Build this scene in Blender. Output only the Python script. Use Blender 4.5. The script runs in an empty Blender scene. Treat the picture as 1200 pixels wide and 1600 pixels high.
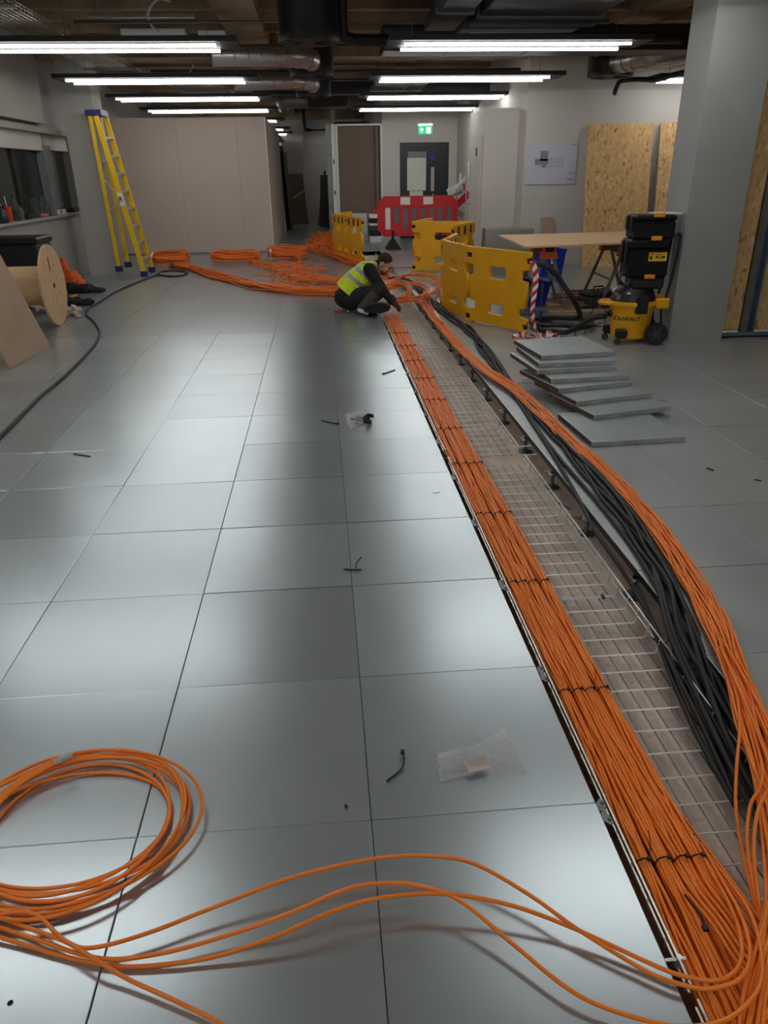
import bpy, bmesh, math, random
from mathutils import Vector, Matrix, noise as mnoise
random.seed(7)
scene = bpy.context.scene
col = scene.collection
PI = math.pi

# ------------------------------------------------------------------ camera
FPX, PITCH, YAW, ROLL = 1144.7, .433282, .0755954, -.0149746
CAM = Vector((-.0609127, -1.397814, 1.530581))
_cy, _sy, _cp, _sp = math.cos(YAW), math.sin(YAW), math.cos(PITCH), math.sin(PITCH)
FW = Vector((_sy*_cp, _cy*_cp, -_sp)); RT = Vector((_cy, -_sy, 0)); UP = RT.cross(FW)
RT, UP = RT*math.cos(ROLL)+UP*math.sin(ROLL), -RT*math.sin(ROLL)+UP*math.cos(ROLL)
cd = bpy.data.cameras.new('camera'); cam = bpy.data.objects.new('camera', cd); col.objects.link(cam)
cd.sensor_fit = 'VERTICAL'; cd.sensor_height = 36; cd.lens = FPX/1600*36
cd.clip_start = .02; cd.clip_end = 200
cam.matrix_world = Matrix(((RT.x, UP.x, -FW.x, CAM.x), (RT.y, UP.y, -FW.y, CAM.y), (RT.z, UP.z, -FW.z, CAM.z), (0, 0, 0, 1)))
scene.camera = cam

# ------------------------------------------------------------------ world, exposure
w = bpy.data.worlds.new('night'); scene.world = w; w.use_nodes = True
w.node_tree.nodes['Background'].inputs[0].default_value = (.5, .6, .8, 1)
w.node_tree.nodes['Background'].inputs[1].default_value = .012
scene.view_settings.view_transform = 'Standard'; scene.view_settings.look = 'None'
scene.view_settings.gamma = 1; scene.view_settings.use_curve_mapping = False
scene.view_settings.exposure = 0.22
TUBE_POWER = 20.0          # emission of every fluorescent tube

def ray(px, py): return FW + RT*((px-600)/FPX) - UP*((py-800)/FPX)
def G(px, py, z=0.):       # survey helper: where a sight line meets height z
    d = ray(px, py); return CAM + d*((z-CAM.z)/d.z)
def A(px, py, Y):          # ... or the plane y = Y
    d = ray(px, py); return CAM + d*((Y-CAM.y)/d.y)

# ------------------------------------------------------------------ materials
MATS = {}
def srgb(c):
    return tuple(((v/255)/12.92 if v/255 <= .04045 else ((v/255+.055)/1.055)**2.4) for v in c)
def mat(name, rgb, rough=.6, metal=0., var=.12, scale=6., bump=0., bscale=60., rvar=0., trans=0., ior=1.45, emit=0., alpha=1., objvar=0., coords='Object', stretch=None, spec=None, rgb2=None, ramp=None):
    if name in MATS: return MATS[name]
    m = bpy.data.materials.new(name); m.use_nodes = True; nt = m.node_tree; N = nt.nodes; L = nt.links
    b = N['Principled BSDF']; c = srgb(rgb)
    tc = N.new('ShaderNodeTexCoord'); mp = N.new('ShaderNodeMapping'); 
    if coords == 'World': gp = N.new('ShaderNodeNewGeometry'); L.new(gp.outputs['Position'], mp.inputs[0])
    else: L.new(tc.outputs[coords], mp.inputs[0])
    if stretch: mp.inputs['Scale'].default_value = stretch
    nz = N.new('ShaderNodeTexNoise'); nz.inputs['Scale'].default_value = scale; nz.inputs['Detail'].default_value = 5
    L.new(mp.outputs[0], nz.inputs['Vector'])
    cr = N.new('ShaderNodeValToRGB'); lo, hi = ramp or (.3, .7)
    cr.color_ramp.elements[0].position = lo; cr.color_ramp.elements[1].position = hi
    a = tuple(v*(1-var) for v in c); d = srgb(rgb2) if rgb2 else tuple(min(1, v*(1+var)) for v in c)
    cr.color_ramp.elements[0].color = (*a, 1); cr.color_ramp.elements[1].color = (*d, 1)
    L.new(nz.outputs[0], cr.inputs[0]); src = cr.outputs[0]
    if objvar:
        oi = N.new('ShaderNodeObjectInfo'); mr = N.new('ShaderNodeMapRange')
        mr.inputs[3].default_value = 1-objvar; mr.inputs[4].default_value = 1+objvar
        L.new(oi.outputs['Random'], mr.inputs[0])
        mx = N.new('ShaderNodeVectorMath'); mx.operation = 'SCALE'
        L.new(src, mx.inputs[0]); L.new(mr.outputs[0], mx.inputs['Scale']); src = mx.outputs[0]
    L.new(src, b.inputs['Base Color'])
    b.inputs['Roughness'].default_value = rough; b.inputs['Metallic'].default_value = metal
    if spec is not None: b.inputs['Specular IOR Level'].default_value = spec
    if rvar:
        mr2 = N.new('ShaderNodeMapRange'); mr2.inputs[3].default_value = rough-rvar; mr2.inputs[4].default_value = rough+rvar
        L.new(nz.outputs[0], mr2.inputs[0]); L.new(mr2.outputs[0], b.inputs['Roughness'])
    if bump:
        n2 = N.new('ShaderNodeTexNoise'); n2.inputs['Scale'].default_value = bscale; n2.inputs['Detail'].default_value = 4
        L.new(mp.outputs[0], n2.inputs['Vector'])
        bp = N.new('ShaderNodeBump'); bp.inputs['Strength'].default_value = bump; bp.inputs['Distance'].default_value = .01
        L.new(n2.outputs[0], bp.inputs['Height']); L.new(bp.outputs[0], b.inputs['Normal'])
    if trans: b.inputs['Transmission Weight'].default_value = trans; b.inputs['IOR'].default_value = ior
    if emit:
        b.inputs['Emission Color'].default_value = (*c, 1); b.inputs['Emission Strength'].default_value = emit
    if alpha < 1: b.inputs['Alpha'].default_value = alpha
    MATS[name] = m; return m

# ------------------------------------------------------------------ mesh builder
def frame(d):
    d = Vector(d).normalized(); up = Vector((0, 0, 1)) if abs(d.z) < .95 else Vector((1, 0, 0))
    a = d.cross(up).normalized(); return d, a, a.cross(d).normalized()
class MB:
    def __init__(s): s.v = []; s.f = []; s.m = []; s.cm = 0
    def add(s, vs, fs):
        o = len(s.v); s.v += [Vector(p) for p in vs]; s.f += [tuple(i+o for i in f) for f in fs]; s.m += [s.cm]*len(fs); return s
    def hexa(s, P):
        return s.add(P, [(0, 3, 2, 1), (4, 5, 6, 7), (0, 1, 5, 4), (1, 2, 6, 5), (2, 3, 7, 6), (3, 0, 4, 7)])
    def box(s, x0, x1, y0, y1, z0, z1):
        return s.hexa([(x0, y0, z0), (x1, y0, z0), (x1, y1, z0), (x0, y1, z0), (x0, y0, z1), (x1, y0, z1), (x1, y1, z1), (x0, y1, z1)])
    def cbox(s, x0, x1, y0, y1, z0, z1, c=.01):      # box with chamfered vertical edges and top
        P = [(x0+c, y0), (x1-c, y0), (x1, y0+c), (x1, y1-c), (x1-c, y1), (x0+c, y1), (x0, y1-c), (x0, y0+c)]
        Q = [(min(max(x, x0+c), x1-c), min(max(y, y0+c), y1-c)) for x, y in P]
        vs = [(x, y, z0+c) for x, y in P]+[(x, y, z1-c) for x, y in P]+[(x, y, z1) for x, y in Q]+[(x, y, z0) for x, y in Q]
        fs = [tuple(range(16, 24)), tuple(reversed(range(24, 32)))]
        for i in range(8):
            j = (i+1) % 8; fs += [(i, j, 8+j, 8+i), (8+i, 8+j, 16+j, 16+i), (24+i, 24+j, j, i)]
        return s.add(vs, fs)
    def obox(s, c, ax, ay, az, hx, hy, hz):
        c, ax, ay, az = map(Vector, (c, ax, ay, az)); P = []
        for z in (-1, 1):
            for x, y in ((-1, -1), (1, -1), (1, 1), (-1, 1)): P.append(c+ax*hx*x+ay*hy*y+az*hz*z)
        return s.hexa(P)
    def bar(s, p, q, wd, h, up=(0, 0, 1)):
        p, q = Vector(p), Vector(q); d = (q-p); L = d.length; d.normalize(); u = Vector(up)
        a = d.cross(u).normalized(); b = a.cross(d)
        return s.obox((p+q)/2, d, a, b, L/2, wd/2, h/2)
    def tube(s, path, r, n=8, cap=True, closed=False):
        path = [Vector(p) for p in path]; k = len(path); vs = []; prev = None
        for i, p in enumerate(path):
            if closed: t = path[(i+1) % k]-path[i-1]
            else: t = path[min(i+1, k-1)]-path[max(i-1, 0)]
            if t.length < 1e-9: t = Vector((0, 1, 0))
            t.normalize()
            if prev is None: _, a, b = frame(t)
            else:
                a = prev-t*prev.dot(t)
                if a.length < 1e-6: _, a, b = frame(t)
                a.normalize(); b = t.cross(a)
            prev = a; rr = r[i] if isinstance(r, (list, tuple)) else r
            for j in range(n):
                an = 2*PI*j/n; vs.append(p+a*math.cos(an)*rr+b*math.sin(an)*rr)
        fs = []
        for i in range(k if closed else k-1):
            i2 = (i+1) % k
            for j in range(n):
                j2 = (j+1) % n; fs.append((i*n+j, i*n+j2, i2*n+j2, i2*n+j))
        if cap and not closed: fs += [tuple(reversed(range(n))), tuple(range((k-1)*n, k*n))]
        return s.add(vs, fs)
    def cyl(s, p, q, r0, r1=None, n=16): return s.tube([p, q], [r0, r0 if r1 is None else r1], n)
    def lathe(s, prof, n=24, M=None):    # prof [(r,z)]
        M = M or Matrix.Identity(4); vs = []; fs = []; k = len(prof)
        for r, z in prof:
            for j in range(n):
                a = 2*PI*j/n; vs.append(M @ Vector((r*math.cos(a), r*math.sin(a), z)))
        for i in range(k-1):
            for j in range(n):
                j2 = (j+1) % n; fs.append((i*n+j, i*n+j2, (i+1)*n+j2, (i+1)*n+j))
        if prof[0][0] > 1e-6: fs.append(tuple(reversed(range(n))))
        if prof[-1][0] > 1e-6: fs.append(tuple(range((k-1)*n, k*n)))
        return s.add(vs, fs)
    def ellip(s, c, rx, ry, rz, n=14, k=8, M=None):
        prof = [(math.sin(PI*i/k), -math.cos(PI*i/k)) for i in range(k+1)]
        prof[0] = (1e-4, -1); prof[-1] = (1e-4, 1)
        T = Matrix.Translation(Vector(c)) @ (M or Matrix.Identity(4)) @ Matrix.Diagonal((rx, ry, rz, 1))
        return s.lathe(prof, n, T)
    def mesh(s, name, mats, smooth=False, bevel=0, ang=.6):
        me = bpy.data.meshes.new(name); me.from_pydata([tuple(p) for p in s.v], [], s.f)
        for m in (mats if isinstance(mats, (list, tuple)) else [mats]): me.materials.append(m)
        me.polygons.foreach_set('material_index', s.m)
        me.update()
        if bevel:
            bm = bmesh.new(); bm.from_mesh(me); bmesh.ops.remove_doubles(bm, verts=bm.verts, dist=1e-6)
            es = [e for e in bm.edges if len(e.link_faces) == 2 and e.calc_face_angle(0) > .5]
            bmesh.ops.bevel(bm, geom=es, offset=bevel, segments=2, affect='EDGES', profile=.6, clamp_overlap=True)
            bm.to_mesh(me); bm.free()
        if smooth:
            me.polygons.foreach_set('use_smooth', [True]*len(me.polygons))
            try: me.set_sharp_from_angle(angle=ang)
            except Exception: pass
        return me
    def build(s, name, mats, parent=None, smooth=False, bevel=0, world=False, ang=.6, label=None):
        if world and parent:
            M = parent.matrix_basis.inverted()
            s.v = [M @ v for v in s.v]
        o = bpy.data.objects.new(name, s.mesh(name, mats, smooth, bevel, ang)); col.objects.link(o)
        if parent: o.parent = parent
        if label: o['label'] = label
        return o
def tag(o, label=None, cat=None, group=None, kind=None):
    if label: o['label'] = label
    if cat: o['category'] = cat
    if group: o['group'] = group
    if kind: o['kind'] = kind
    return o
def thing(name, label, cat, loc=(0, 0, 0), rotz=0., group=None):
    o = bpy.data.objects.new(name, None); col.objects.link(o)
    o.empty_display_size = .05
    o.matrix_basis = Matrix.Translation(Vector(loc)) @ Matrix.Rotation(rotz, 4, 'Z')
    return tag(o, label, cat, group)
def copy_tree(o, parent=None):
    c = o.copy(); col.objects.link(c); c.parent = parent
    for ch in list(o.children): copy_tree(ch, c)
    return c
def struct(o): o['kind'] = 'structure'; return o
def catmull(P, n=8, closed=False):
    P = [Vector(p) for p in P]; k = len(P); out = []
    rng = range(k if closed else k-1)
    for i in rng:
        if closed: a, b, c, d = P[i-1], P[i], P[(i+1) % k], P[(i+2) % k]
        else: a, b, c, d = P[max(i-1, 0)], P[i], P[i+1], P[min(i+2, k-1)]
        for j in range(n):
            t = j/n; t2 = t*t; t3 = t2*t
            out.append(.5*((2*b)+(c-a)*t+(2*a-5*b+4*c-d)*t2+(3*b-a-3*c+d)*t3))
    if not closed: out.append(P[-1].copy())
    return out
def outline_mesh(name, loops, depth, m, bev=0.):      # flat outline with holes, given real thickness; lies in local XZ, thickness along Y
    cu = bpy.data.curves.new(name, 'CURVE'); cu.dimensions = '2D'; cu.fill_mode = 'BOTH'; cu.extrude = depth/2-bev; cu.bevel_depth = bev; cu.bevel_resolution = 1
    for lp in loops:
        sp = cu.splines.new('POLY'); sp.points.add(len(lp)-1); sp.use_cyclic_u = True
        for p, q in zip(sp.points, lp): p.co = (q[0], q[1], 0, 1)
    o = bpy.data.objects.new(name, cu); col.objects.link(o)
    dg = bpy.context.evaluated_depsgraph_get(); me = bpy.data.meshes.new_from_object(o.evaluated_get(dg))
    bpy.data.objects.remove(o); bpy.data.curves.remove(cu)
    me.transform(Matrix.Rotation(PI/2, 4, 'X')); me.name = name; me.materials.clear(); me.materials.append(m)
    return me
def rrect(x0, x1, z0, z1, r=.02, n=4):
    out = []
    for cx, cz, a0 in ((x1-r, z1-r, 0), (x0+r, z1-r, PI/2), (x0+r, z0+r, PI), (x1-r, z0+r, 1.5*PI)):
        for i in range(n+1): a = a0+PI/2*i/n; out.append((cx+r*math.cos(a), cz+r*math.sin(a)))
    return out
def text_mesh(name, body, size, m, M, ext=.0008, align='CENTER'):
    cu = bpy.data.curves.new(name, 'FONT'); cu.body = body; cu.size = size; cu.extrude = ext; cu.align_x = align; cu.align_y = 'CENTER'
    cu.offset = size*.012
    o = bpy.data.objects.new(name, cu); col.objects.link(o); bpy.context.view_layer.update()
    dg = bpy.context.evaluated_depsgraph_get(); me = bpy.data.meshes.new_from_object(o.evaluated_get(dg))
    bpy.data.objects.remove(o); bpy.data.curves.remove(cu)
    me.transform(M); me.materials.clear(); me.materials.append(m); return me
def link(name, me, parent=None, loc=None):
    o = bpy.data.objects.new(name, me); col.objects.link(o)
    if parent: o.parent = parent
    if loc: o.location = loc
    return o
def remesh(name, parts, voxel, smooth, mats):      # fuse overlapping solids to one continuous skin
    mb = MB()
    for f in parts: f(mb)
    me = bpy.data.meshes.new(name); me.from_pydata([tuple(v) for v in mb.v], [], mb.f); me.update()
    o = bpy.data.objects.new(name, me); col.objects.link(o)
    r = o.modifiers.new('r', 'REMESH'); r.mode = 'VOXEL'; r.voxel_size = voxel; r.use_smooth_shade = True
    s = o.modifiers.new('s', 'SMOOTH'); s.iterations = smooth; s.factor = .5
    dg = bpy.context.evaluated_depsgraph_get(); me2 = bpy.data.meshes.new_from_object(o.evaluated_get(dg))
    bpy.data.objects.remove(o); bpy.data.meshes.remove(me); me2.name = name
    me2.materials.clear()
    for m in mats: me2.materials.append(m)
    me2.polygons.foreach_set('use_smooth', [True]*len(me2.polygons))
    return me2
# ------------------------------------------------------------------ shared materials
STEEL = mat('galvanised_floor_steel', (187, 197, 200), .284, .75, var=.06, scale=2.2, rvar=.004, objvar=.09, coords='World', ramp=(.1, .9))
STEEL_FAR = mat('galvanised_floor_dusty', (178, 187, 189), .286, .7, var=.1, scale=1.3, rvar=.005, coords='World', ramp=(.1, .9))
STEEL_DUSTY = mat('dusty_floor_steel', (170, 174, 173), .36, .36, var=.14, scale=1.6, rvar=.05, objvar=.03, coords='World', ramp=(.15, .85))
EDGE = mat('panel_edge_board', (92, 70, 62), .8, 0, var=.25, scale=14)
SLAB = mat('concrete_slab', (206, 188, 172), .92, 0, var=.18, scale=7, bump=.25, bscale=90)
SOFFIT = mat('raw_concrete_soffit', (158, 136, 110), .95, 0, var=.45, scale=1.6, bump=.4, bscale=9)
WHITE = mat('white_wall_paint', (200, 195, 188), .85, 0, var=.03, scale=1.2)
GREYW = mat('grey_wall_paint', (164, 161, 153), .8, 0, var=.04, scale=1.5)
PLASTER = mat('bare_plasterboard', (186, 170, 158), .9, 0, var=.04, scale=1.2)
BROWNB = mat('brown_board', (120, 104, 90), .9, 0, var=.08, scale=1.5)
DARKM = mat('dark_metal', (34, 34, 35), .5, .3, var=.15)
GALV = mat('bright_galvanised', (176, 182, 184), .38, .85, var=.12, scale=9)
GALVD = mat('dull_galvanised', (120, 122, 122), .45, .7, var=.15, scale=5)
ZINC = mat('zinc_wire', (226, 224, 216), .38, .6, var=.08)
BLACK = mat('black_plastic', (17, 17, 18), .48, 0, var=.2)
BLACKR = mat('black_rubber', (22, 22, 23), .55, 0, var=.25, scale=20)
ORANGE = mat('orange_cable_jacket', (255, 136, 36), .42, 0, var=.06, scale=3, objvar=.05)
ORANGED = mat('orange_cable_far', (250, 128, 40), .5, 0, var=.14, scale=9)
YELLOW = mat('yellow_plastic', (236, 172, 8), .48, 0, var=.05, scale=5)
WOOD = mat('pale_plywood', (214, 176, 132), .75, 0, var=.12, scale=5, stretch=(1, 6, 1))
MDF = mat('grey_brown_board', (168, 142, 118), .85, 0, var=.06, scale=3)
WPLAS = mat('white_plastic', (222, 222, 216), .45, 0, var=.03)
NAVY = mat('navy_door_paint', (26, 31, 42), .45, 0, var=.06)
RED = mat('red_plastic', (192, 24, 32), .5, 0, var=.06)
BLUE = mat('blue_plastic', (20, 46, 160), .45, 0, var=.06)

# ------------------------------------------------------------------ slab and raised floor
struct(MB().box(-5.2, 9, -5.2, 29, -.325, -.125).build('floor_slab', SLAB))
floor = struct(thing('floor', 'raised access floor of grey galvanised steel panels', 'floor', (0, 0, 0)))
floor.pop('category', None)
def panel_mesh(name, m1, m2, g=.0009, h=.032):
    mb = MB(); a = .3-g; c = .0019
    mb.v = [Vector(p) for p in
            [(-a, -a, -h), (a, -a, -h), (a, a, -h), (-a, a, -h), (-a, -a, -c), (a, -a, -c), (a, a, -c), (-a, a, -c),
             (-a+c, -a+c, 0), (a-c, -a+c, 0), (a-c, a-c, 0), (-a+c, a-c, 0)]]
    mb.f = [(3, 2, 1, 0), (8, 9, 10, 11)]; mb.m = [0, 0]
    for i in range(4):
        j = (i+1) % 4; mb.f += [(i, j, 4+j, 4+i), (4+i, 4+j, 8+j, 8+i)]; mb.m += [1, 0]
    return mb.mesh(name, [m1, m2])
pm = panel_mesh('floor_panel', STEEL, DARKM); pmd = panel_mesh('floor_panel_dusty', STEEL_DUSTY, DARKM)
rnd = random.Random(3)
for iy in range(-2, 11):
    for ix in range(-7, 8):
        x0 = ix*.6; y0 = iy*.6
        if ix == 1: continue
        if ix > 6: continue
        o = link('floor_panel', pmd if ix >= 2 else pm, floor, (x0+.3, y0+.3, 0))
        o.rotation_euler = (rnd.uniform(-.0042, .0042), rnd.uniform(-.003, .003), 0)
        o.location.z = rnd.uniform(-.0006, .0002)
far = MB()
for iy in range(-9, 48):
    for ix in range(-9, 15):
        if ix == 1 and iy < 26: continue
        if -2 <= iy < 11 and -7 <= ix < 7: continue
        if ix in (2, 3) and iy == 20:
            far.box(ix*.6, ix*.6+.599, 12.0, 12.1, -.032, 0); far.box(ix*.6, ix*.6+.599, 12.26, 12.6, -.032, 0); continue
        g = .0012; zz = rnd.uniform(-.001, .0004)
        far.box(ix*.6+g, ix*.6+.6-g, iy*.6+g, iy*.6+.6-g, -.032, zz)
tag(far.build('distant_floor_panels', STEEL_FAR, floor), kind='stuff')

# pedestals at the panel corners along the open trench
ped = MB()
ped.lathe([(.045, -.125), (.045, -.121), (.011, -.119), (.011, -.05), (.02, -.05), (.02, -.044), (.012, -.044), (.012, -.04)], 12)
pmesh = ped.mesh('stem', GALVD, True)
hd = MB()
for a in range(4):
    d = Matrix.Rotation(a*PI/2+PI/4, 4, 'Z')
    hd.hexa([d @ Vector(p) for p in [(0, -.012, -.042), (.05, -.014, -.042), (.05, .014, -.042), (0, .012, -.042), (0, -.012, -.0345), (.05, -.014, -.0345), (.05, .014, -.0345), (0, .012, -.0345)]])
hd.lathe([(.03, -.041), (.03, -.035), (.001, -.035)], 12)
for a in range(4):
    d = Matrix.Rotation(a*PI/2+PI/4, 4, 'Z'); c = d @ Vector((.04, 0, -.036)); hd.ellip(c, .006, .006, .006, 6, 4)
hmesh = hd.mesh('head', GALVD)
for side, X in (('left', .603), ('right', 1.197)):
    for iy in range(-1, 15):
        nth = ['first', 'second', 'third', 'fourth', 'fifth', 'sixth', 'seventh', 'eighth', 'ninth', 'tenth', 'eleventh', 'twelfth', 'thirteenth', 'fourteenth', 'fifteenth', 'sixteenth'][iy+1]
        t = thing('floor_pedestal', f'small steel floor pedestal, {nth} from the front on the {side} trench edge', 'pedestal', (X, iy*.6, 0), 0, 'pedestals along the cable trench')
        link('stem', pmesh, t); link('head', hmesh, t)

# ------------------------------------------------------------------ walls
def wall(name, m, *bx):
    mb = MB()
    for b in bx: mb.box(*b)
    return struct(mb.build(name, m))
CEIL = 3.6
wl = wall('wall_left', GREYW, (-4.6, -4.3, -5, 29, -.125, .97), (-4.6, -4.3, -5, 29, 2.16, CEIL), (-4.6, -4.3, 13.15, 29, .97, 2.16), (-4.6, -4.3, -5, 2.0, .97, 2.16))
wall('wall_left_bulkhead', GREYW, (-4.3, -4.16, -5, 11.6, 2.28, CEIL), (-4.3, -4.22, -5, 13.1, 2.16, 2.24))
wall('trim_1', GREYW, (-4.42, -4.24, 2.0, 13.15, .95, .985))
w1 = struct(thing('window_1', 'dark night window along the left wall', 'window', (-4.45, 7.5, .98))); w1.pop('category')
PANE = mat('night_window_glass', (46, 50, 48), .12, 0, var=.08, spec=.6)
WFR = mat('window_frame_grey', (118, 122, 122), .6, 0, var=.05)
WFD = mat('window_frame_dark', (26, 28, 30), .5, 0, var=.05)
ys = [2.0, 4.6, 7.2, 9.6, 10.75, 11.9, 13.15]
for a, b in zip(ys[:-1], ys[1:]):
    MB().box(-4.46, -4.45, a+.03, b-.03, .99, 1.93).build('pane', PANE, w1, world=True)
for y in ys[1:-1]:
    if abs(y-11.9) < .01: MB().cbox(-4.45, -4.30, y-.14, y+.14, .985, 2.0, .01).build('mullion', WFR, w1, world=True)
    else: MB().box(-4.47, -4.42, y-.09, y+.09, .985, 1.95).build('mullion', WFD, w1, world=True)
MB().box(-4.45, -4.33, 2.0, 11.8, 1.92, 2.16).build('blind_pelmet', WHITE, w1, world=True)
MB().box(-4.45, -4.36, 12.0, 13.15, 1.94, 2.16).build('blind_pelmet', WHITE, w1, world=True)

wall('wall_left_column', GREYW, (-4.02, -3.54, 12.08, 12.6, 0, CEIL))
# plasterboard room on the left, board by board
part = struct(thing('wall_partition', 'plasterboard partition room on the left', 'wall', (-2.6, 15.6, 0))); part.pop('category')
for a, b, c, d in ((-1.68, -1.085, 15.6, 15.63), (-2.88, -1.683, 15.6, 15.63), (-4.3, -2.883, 15.6, 15.63)):
    MB().box(a, b, c, d, .005, 2.6).build('plasterboard_sheet', PLASTER, part, world=True)
for a, b in ((15.63, 16.8), (16.803, 18.0), (18.003, 19.2), (19.203, 20.4), (20.403, 21.6)):
    MB().box(-1.115, -1.085, a, b, .005, 2.6).build('plasterboard_sheet', PLASTER, part, world=True)
MB().box(-1.093, -1.08, 15.594, 15.607, .005, 2.6).build('corner_bead', WPLAS, part, world=True)
MB().box(-4.3, -1.12, 15.64, 26, 2.5, 2.58).build('lid', BROWNB, part, world=True)
MB().box(-4.3, -1.10, 15.585, 15.6, .0, .03).build('floor_track', GALVD, part, world=True)
wall('wall_far', WHITE, (-4.3, 1.64, 27.2, 27.4, 0, CEIL))
wall('wall_far_return', WHITE, (-1.25, -.52, 26.2, 27.2, 0, CEIL))
wall('wall_corridor_right', GREYW, (1.54, 1.64, 18.8, 27.2, 0, CEIL), (.4, .5, 22.9, 25.0, 0, CEIL))
# brown boarded opening with its white frame, then the white door wall
wall('wall_boarded', BROWNB, (.46, 1.54, 18.72, 18.8, 0, 2.6), (1.38, 1.44, 18.6, 18.72, 0, 2.56))
fr = struct(thing('trim_2', 'white metal frame around boarded opening', 'frame', (1, 18.6, 0))); fr.pop('category')
for b in ((.18, .28, 18.66, 18.9, 0, 2.62), (.30, .40, 18.62, 18.9, 0, 2.62), (.405, .46, 18.6, 18.8, 0, 2.62)):
    MB().box(*b).build('frame_stud', WPLAS if b[0] > .2 else GALVD, fr, world=True)
MB().box(.46, 1.54, 18.58, 18.72, 2.58, 2.62).build('frame_head', WPLAS, fr, world=True)
MB().box(1.50, 1.545, 18.58, 18.72, 0, 2.58).build('frame_jamb', WPLAS, fr, world=True)
for z in (1.05, 1.75): MB().box(.335, .365, 18.612, 18.622, z, z+.1).build('slot', BLACK, fr, world=True)
wall('wall_door', WHITE, (1.545, 1.93, 18.6, 18.8, 0, CEIL), (3.24, 3.8, 18.6, 18.8, 0, CEIL), (1.93, 3.24, 18.6, 18.8, 2.24, CEIL))
d1 = struct(thing('door_1', 'dark navy fire door with vision panel', 'door', (2.58, 18.6, 0))); d1.pop('category')
for b in ((1.9, 1.975, 18.58, 18.7, 0, 2.27), (3.2, 3.27, 18.58, 18.7, 0, 2.27), (1.975, 3.2, 18.58, 18.7, 2.2, 2.27)):
    MB().box(*b).build('door_frame', WHITE, d1, world=True)
leaf = MB().box(1.98, 3.195, 18.63, 18.68, .01, 2.195).build('leaf', NAVY, d1, world=True)
MB().box(2.18, 2.64, 18.615, 18.63, 1.15, 2.0).build('vision_panel', mat('vision_glass', (120, 128, 122), .2, 0), leaf).location = -Vector((0, 0, 0))
leaf.children[0].parent = d1; d1.children[-1].matrix_parent_inverse = d1.matrix_basis.inverted()
PAPERM = mat('paper_sheet', (214, 216, 206), .8, 0, var=.03)
MB().box(2.16, 2.63, 18.60, 18.612, 1.12, 1.86).build('cover_paper', PAPERM, d1, world=True)
MB().box(2.22, 2.56, 18.60, 18.61, .75, 1.11).build('cover_paper', PAPERM, d1, world=True)
mb = MB().box(2.76, 2.84, 18.6, 18.63, 1.1, 1.65); mb.cyl((2.8, 18.56, 1.05), (2.8, 18.56, .75), .02, n=8); mb.cyl((2.8, 18.56, 1.0), (2.8, 18.63, 1.0), .015, n=8)
mb.build('push_plate_handle', mat('brushed_pink_steel', (190, 170, 160), .5, .4), d1, world=True)
MB().lathe([(.06, 0), (.06, .006), (.001, .006)], 18, Matrix.Translation((2.8, 18.63, 1.87)) @ Matrix.Rotation(PI/2, 4, 'X')).build('round_blue_sign', BLUE, d1, world=True)
wall('wall_right_corridor', WHITE, (3.4, 3.6, 12.0, 18.6, 0, CEIL))
wall('wall_right_back', WHITE, (3.6, 8.0, 12.0, 12.2, 0, CEIL))
wall('baseboard_right', WHITE, (3.6, 8.2, 11.975, 12.0, 0, .12))
wall('wall_closet', WHITE, (2.80, 3.395, 12.45, 13.7, 0, 2.5))
d2 = struct(thing('door_2', 'white closet door on the closet side', 'door', (2.79, 13.2, 0))); d2.pop('category')
MB().box(2.775, 2.80, 12.62, 13.5, 0, 2.1).build('leaf', WHITE, d2, world=True)
MB().tube([(2.775, 13.42, 1.62), (2.70, 13.42, 1.62), (2.70, 13.42, .98), (2.775, 13.42, .98)], .012, 8).build('pull_handle', GALV, d2, world=True, smooth=True)
MB().box(2.768, 2.776, 12.9, 13.0, 1.78, 1.92).build('small_sign', BLACK, d2, world=True)
MB().box(3.39, 3.4, 15.6, 15.9, 1.75, 2.02).build('wall_sign', BLACK).__setitem__('kind', 'structure')
wall('wall_right', WHITE, (8.0, 8.2, 5.9, 12.2, 0, CEIL))
wall('wall_right_near', GREYW, (6.6, 6.8, -5, 5.75, 0, CEIL))
wall('wall_back', GREYW, (-4.6, 6.8, -5.2, -5, 0, CEIL))
COLM = mat('column_paint', (152, 153, 149), .8, 0, var=.05, scale=2)
wall('wall_right_column', COLM, (3.25, 3.78, 5.5, 5.96, 0, CEIL))
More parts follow.
